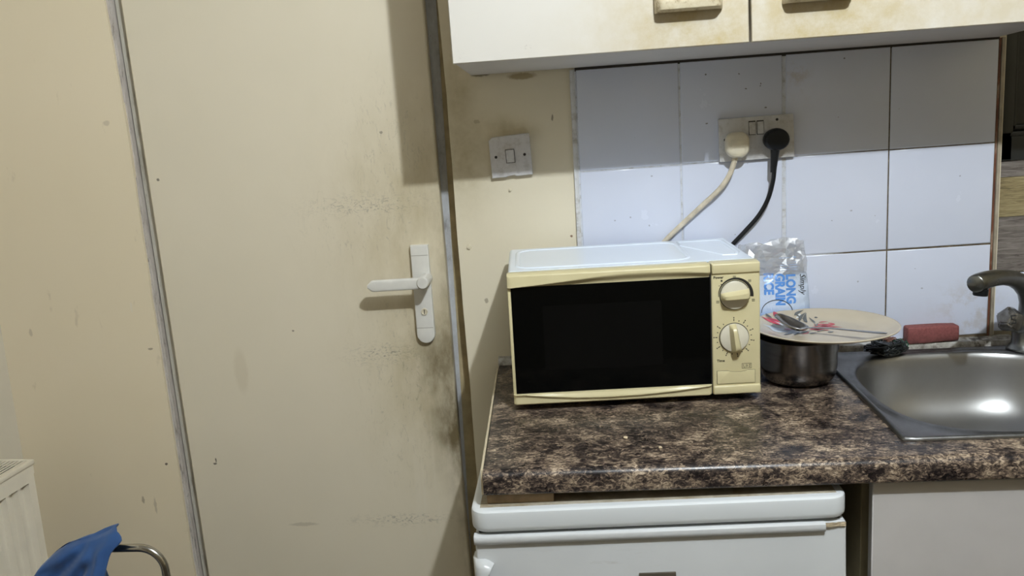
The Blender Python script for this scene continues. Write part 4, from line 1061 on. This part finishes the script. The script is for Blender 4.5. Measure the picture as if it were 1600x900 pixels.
sm = bw_o.modifiers.new('thickness', 'SOLIDIFY'); sm.thickness = 0.0012; sm.offset = 1

# ------------------------------------------------------------------ sponge and scourer
m = MB()
m.box((-0.0500, -0.0143, 0.0), (0.0500, 0.0143, 0.0340), 0.004, 2)
bmesh.ops.subdivide_edges(m.bm, edges=m.bm.edges[:], cuts=2, use_grid_fill=True)
for v in m.bm.verts:
    n_ = noise.noise_vector(v.co * 45) * 0.0012
    v.co += n_
    if v.co.x > 0: v.co.z *= 1 - 2.2 * v.co.x
    v.co.z = max(0.0, v.co.z + 0.0015 * math.sin(v.co.x * 40))
sg = m.done('sponge', 'sponge', None, True, angle=60)
sg.location = (0.6845, -0.0195, 0.9166); sg.rotation_euler = (0, -0.014, 0.0)
sg['label'] = 'red washing-up sponge on the back rim of the sink'; sg['category'] = 'sponge'
sr = thing('scourer', 'tangled black scourer between the plate and the red sponge', 'scourer', (0.5830, -0.0620, 0.9068))
def strands(seed, n, cx, cy, cz, rx, ry, rz, rad):
    R = random.Random(seed); m = MB()
    for i in range(n):
        pts = []
        ph = R.uniform(0, 6.28); p2 = R.uniform(0, 6.28); st = R.uniform(0.6, 1.6); rr_ = R.uniform(0.45, 1.0)
        for k in range(13):
            a = ph + st * k * 0.42
            el = p2 + 0.5 * k * R.uniform(0.4, 0.9)
            z = cz + rz * rr_ * math.sin(el)
            pts.append((cx + rx * rr_ * math.cos(a) * (0.6 + 0.4 * math.cos(el)), cy + ry * rr_ * math.sin(a), max(rad, z)))
        m.tube(pts, rad, 5)
    return m
m = MB(); bmesh.ops.create_icosphere(m.bm, subdivisions=4, radius=1.0)
for v in m.bm.verts:
    d = 1 + 0.35 * noise.noise(v.co * 2.6) + 0.18 * noise.noise(v.co * 7)
    v.co = Vector((v.co.x * 0.037 * d, v.co.y * 0.022 * d, max(0.0, 0.0105 + v.co.z * 0.0110 * d)))
m.done('core', 'scour_black', sr, True, angle=25)
o = strands(3, 70, 0.0, 0.0, 0.013, 0.042, 0.025, 0.012, 0.0010).done('strands', 'scour_black', sr); o['kind'] = 'stuff'
o = strands(5, 16, 0.030, 0.010, 0.014, 0.016, 0.014, 0.010, 0.0008).done('strands', 'scour_green', sr); o['kind'] = 'stuff'; o['label'] = 'green strands at the right end'
o = strands(8, 22, 0.012, 0.018, 0.018, 0.016, 0.010, 0.010, 0.0008).done('strands', 'scour_brown', sr); o['kind'] = 'stuff'; o['label'] = 'copper brown strands at the back'

# ------------------------------------------------------------------ rice bag
bx, by = 0.3740, -0.0400
bag = thing('rice_bag', 'half empty clear and blue rice bag leaning on the tiles', 'food bag', (bx, by, 0.9003))
NA, NH = 72, 56
def bagp(i, j):
    t = j / NH; a = 2 * math.pi * i / NA
    z = 0.236 * t
    hw_ = lerp([0, 0.3, 0.55, 0.8, 1.0], [0.066, 0.0715, 0.0700, 0.0660, 0.0640], t)
    hd = lerp([0, 0.15, 0.45, 0.7, 0.85, 1.0], [0.026, 0.030, 0.026, 0.015, 0.008, 0.003], t)
    x = hw_ * math.copysign(abs(math.cos(a)) ** 0.85, math.cos(a)); y = hd * math.sin(a)
    amp = lerp([0, 0.62, 0.78, 1.0], [0.0008, 0.0014, 0.0070, 0.0090], t)
    q = Vector((x * 34, y * 20 + (0 if y > 0 else 7), z * 34))
    y += amp * (noise.noise(q) + 0.6 * noise.noise(q * 2.3)); x += amp * 0.5 * noise.noise(q + Vector((9, 3, 1)))
    if j == NH: z += 0.010 * noise.noise(Vector((x * 45, 1, 3))) + 0.004 * math.sin(x * 60) - 0.05 * abs(x) - 0.02 * max(0, -x) * 6 * 0.3
    y += 0.020 * t                               # leans back to the tiles
    y = min(y, 0.0335)
    return Vector((x - 0.004 * t, y, z))
m = MB(); m.loft([[bagp(i, j) for i in range(NA)] for j in range(NH + 1)], True, True, False)
JS = 40
tree = BVHTree.FromBMesh(m.bm)
m.bm.free()
m = MB(); m.loft([[bagp(i, j) for i in range(NA)] for j in range(JS + 1)], True, True, False)
m.done('printed_film', 'bag', bag, True, angle=75)
rb = random.Random(12)
rows = []
for j in range(JS, NH + 1, 2):
    row = []
    for i in range(0, NA, 2):
        p = bagp(i, j)
        if j > JS: p = p + Vector((rb.uniform(-0.002, 0.002), rb.uniform(-0.0042, 0.0030), rb.uniform(-0.0022, 0.0022)))
        p.y = min(p.y, 0.0335); row.append(p)
    rows.append(row)
m = MB(); m.loft(rows, True, False, False); bmesh.ops.triangulate(m.bm, faces=m.bm.faces[:])
m.done('clear_film', 'bag_clear', bag, False)['label'] = 'crinkled clear film at the top of the bag'
def on_bag(x, z, off=0.0007):
    h = tree.ray_cast(Vector((x, -0.3, z)), Vector((0, 1, 0)))
    return Vector((x, (h[0].y if h[0] else -0.02) - off, z))
def bag_text(txt, size, x0, z0, mat, bold, shear=0.0, tilt=0.03, width=1.0):
    p, f = text_polys(txt, size, bold, shear)
    m = MB(); c, s = math.cos(tilt), math.sin(tilt)
    bm2 = bmesh.new(); vs = [bm2.verts.new((a * width, c_, 0)) for a, c_, _ in p]
    for q in f:
        try: bm2.faces.new([vs[k] for k in q])
        except ValueError: pass
    bmesh.ops.subdivide_edges(bm2, edges=[e for e in bm2.edges if e.calc_length() > 0.004], cuts=3, use_grid_fill=False)
    bmesh.ops.triangulate(bm2, faces=bm2.faces[:])
    for v in bm2.verts:
        dx_, dz_ = v.co.y, -v.co.x
        v.co = on_bag(x0 + dx_ * c + dz_ * s, z0 + dz_ * c - dx_ * s)
    m.bm.free(); m.bm = bm2
    return m.done('lettering', mat, bag, False)
bag_text('LONG', 0.0250, 0.0215, 0.1700, 'bag_blue', 0.0012, width=0.80)
bag_text('GRAIN', 0.0250, 0.0005, 0.1720, 'bag_blue', 0.0012, width=0.80)
bag_text('RICE', 0.0250, -0.0210, 0.1740, 'bag_blue', 0.0012, width=0.80)
bag_text('Simply', 0.0175, 0.0490, 0.1690, 'ink', 0.0, 0.35, width=0.85)
m = MB()
for k in range(5):
    z = 0.196 - 0.0045 * k + (0.004 if k == 0 else 0)
    w_ = 0.0018 if k == 0 else 0.0007
    for i in range(8):
        xa, xb = 0.010 + 0.034 * i / 8, 0.010 + 0.034 * (i + 1) / 8
        m.poly([on_bag(xa, z), on_bag(xb, z), on_bag(xb, z + w_), on_bag(xa, z + w_)], [(0, 1, 2, 3)])
m.done('small_print', 'bag_pale', bag, False)['kind'] = 'stuff'
m = MB()
pts = [on_bag(0.0 - 0.030 * math.cos(math.radians(12 * k)) , 0.098 + 0.024 * math.sin(math.radians(12 * k)), 0.0006) for k in range(16)]
m.tube(pts, 0.0007, 5); m.done('bowl_outline', 'ink', bag)

# ------------------------------------------------------------------ radiator on the left wall
ra = math.radians(-5.5)
rd = thing('radiator', 'cream panel radiator with a slotted top at left', 'radiator', (-1.1300, -0.150, 0.0), (0, 0, ra))
LN, RT, RB = 0.80, 0.7835, 0.16
m = MB()
pf = []
npn = 22
for k in range(npn):
    y0 = -0.012 - k * 0.0340
    pf += [(0.0, y0 + 0.001), (0.0, y0 - 0.006), (-0.0115, y0 - 0.0105), (-0.0115, y0 - 0.0265), (0.0, y0 - 0.031)]
rows = []
for z, f in ((RB, 0), (RB + 0.03, 0), (RB + 0.05, 1), (RT - 0.0465, 1), (RT - 0.0448, 0), (RT - 0.030, 0)):
    rows.append([(0.0, 0.0, z)] + [(x * f, y, z) for x, y in pf] + [(0.0, -LN, z)])
m.loft(rows, False)
m.box((-0.020, -LN, RB), (-0.0125, 0.0, RT - 0.03))
m.done('front_panel', 'rad', rd, True, angle=35)
m = MB()
m.box((-0.008, -LN, RT - 0.0115), (0.0035, 0.004, RT - 0.0015), 0.0015); m.box((-0.008, -LN, RT - 0.031), (0.0008, 0.002, RT - 0.0125)); m.box((-0.080, -LN, RT - 0.030), (-0.072, 0.004, RT - 0.0015), 0.002)
m.box((-0.0795, -0.004, RB), (-0.001, 0.003, RT - 0.001), 0.002)
m.done('casing', 'rad', rd)
m = MB(); m.box((-0.082, -LN, RB), (-0.070, -0.001, RT - 0.031)); m.done('back_panel', 'rad', rd, False)
for k in range(7):
    x = -0.0685 + k * 0.0092
    MB().box((x, -LN + 0.004, RT - 0.0042), (x + 0.0032, -0.0045, RT - 0.0025)).done('grille_slat', 'rad', rd, False)
MB().box((-0.071, -LN + 0.01, RT - 0.05), (-0.009, -0.006, RT - 0.0125)).done('slot_shade', 'dark', rd, False)  # solid dark box painting the shade between the slats
for y in (-0.12, -LN + 0.12): MB().box((-0.112, y - 0.02, RT - 0.25), (-0.0825, y + 0.02, RT - 0.15)).done('bracket', 'rad', rd, False)

# ------------------------------------------------------------------ chair with the blue cloth
ch = thing('tubular_chair', 'bent chrome tube chair back by the radiator', 'chair', (-0.87, -0.62, 0.0))
OC = (-0.87, -0.62, 0.0)
rT = 0.0068
path = [(-0.7325, -0.45, 0.008), (-0.7325, -0.45, 0.30), (-0.7325, -0.45, 0.60), (-0.7325, -0.45, 0.690)]
for k in range(1, 9):
    a = math.radians(90 * k / 8); path.append((-0.7325 - 0.042 + 0.042 * math.cos(a), -0.45, 0.690 + 0.0425 * math.sin(a)))
path += [(-0.83, -0.45, 0.7330)]
for k in range(1, 9):
    a = math.radians(90 * k / 8); path.append((-0.835 - 0.15 * math.sin(a), -0.45, 0.733 - 0.15 + 0.15 * math.cos(a)))
path += [(-0.985, -0.45, 0.30), (-0.985, -0.45, 0.008)]
MB().tube(path, rT, 14, 1.0, (0, 1, 0)).done('back_frame', 'tube', ch, True, OC, 60)
m = MB(); m.box((-1.005, -0.84, 0.43), (-0.722, -0.458, 0.46), 0.012, 3); m.done('seat', 'seat', ch, True, OC)
for x in (-0.7325, -0.985):
    MB().tube([(x, -0.82, 0.008), (x, -0.815, 0.43)], rT, 12).done('leg', 'tube', ch, True, OC)
jk = thing('blue_cloth', 'blue cloth garment hung over the chrome chair back', 'garment', (-0.88, -0.45, 0.62))
OJ = (-0.88, -0.45, 0.62)
RXs = [-1.050, -1.005, -0.9615, -0.9407, -0.8957, -0.8429, -0.8247, -0.805]
RZs = [0.575, 0.642, 0.6900, 0.7125, 0.7460, 0.7610, 0.7695, 0.7760]
def jacket(u, v):
    # u along the bar, v round the section: 0 = back hem, 0.5 = ridge, 1 = front hem
    x = -1.050 + (1.050 - 0.805) * u
    zr = lerp(RXs, RZs, x)
    s = 2 * v - 1
    hem = 0.42
    d = abs(s)
    # height and depth of the section
    drop = (zr - hem) * (max(0, d - 0.10) / 0.90) ** 1.15
    z = zr - drop - 0.004 * (d / 0.1 if d < 0.1 else 1)
    yy = 0.014 * min(1, d / 0.10) + 0.052 * (1 - math.exp(-drop / 0.10))
    y = -0.452 + (yy if s < 0 else -yy * 1.15)
    # folds
    f = noise.noise(Vector((x * 14 + z * 9, s * 1.2, z * 7))) * 0.020 + noise.noise(Vector((x * 34 - z * 22, s * 2, z * 12))) * 0.008
    k = smooth01((d - 0.05) / 0.2)
    y += f * k * (1 if s < 0 else -1)
    z += 0.004 * noise.noise(Vector((x * 30, 3, s * 3))) * (1 if d < 0.3 else 0)
    if u > 0.75:
        w_ = (u - 0.75) / 0.25
        if s >= 0: xe = lerp([0.60, 0.698, 0.721, 0.7417, 0.7517, 0.7583, 0.7687, 0.776], [-0.818, -0.8136, -0.8091, -0.8039, -0.7947, -0.785, -0.789, -0.805], z)
        else: xe = lerp([0.60, 0.70, 0.74, 0.776], [-0.876, -0.862, -0.838, -0.805], z)
        x = x + (xe + 0.805) * w_
        y -= 0.010 * math.exp(-((u - 0.93) / 0.035) ** 2) * k
    if s > 0:
        for (xa, za, xb, zb, am) in ((-0.835, 0.750, -0.930, 0.655, 0.012), (-0.830, 0.725, -0.905, 0.600, 0.013), (-0.848, 0.752, -0.985, 0.690, 0.009), (-0.826, 0.700, -0.870, 0.560, 0.012)):
            px_, pz_ = xb - xa, zb - za; ll = math.hypot(px_, pz_)
            t = ((x - xa) * px_ + (z - za) * pz_) / ll ** 2
            d_ = ((x - xa) * pz_ - (z - za) * px_) / ll
            e_ = smooth01(t / 0.2) * smooth01((1.15 - t) / 0.4) if 0 < t < 1.15 else 0
            y -= am * e_ * (math.exp(-(d_ / 0.010) ** 2) - 0.9 * math.exp(-((d_ - 0.013) / 0.008) ** 2))
    return (x, y, z)
m = MB(); m.grid(jacket, 90, 110)
jo = m.done('drape', 'cloth', jk, True, OJ, 80)
sm = jo.modifiers.new('thickness', 'SOLIDIFY'); sm.thickness = 0.0025; sm.offset = -1
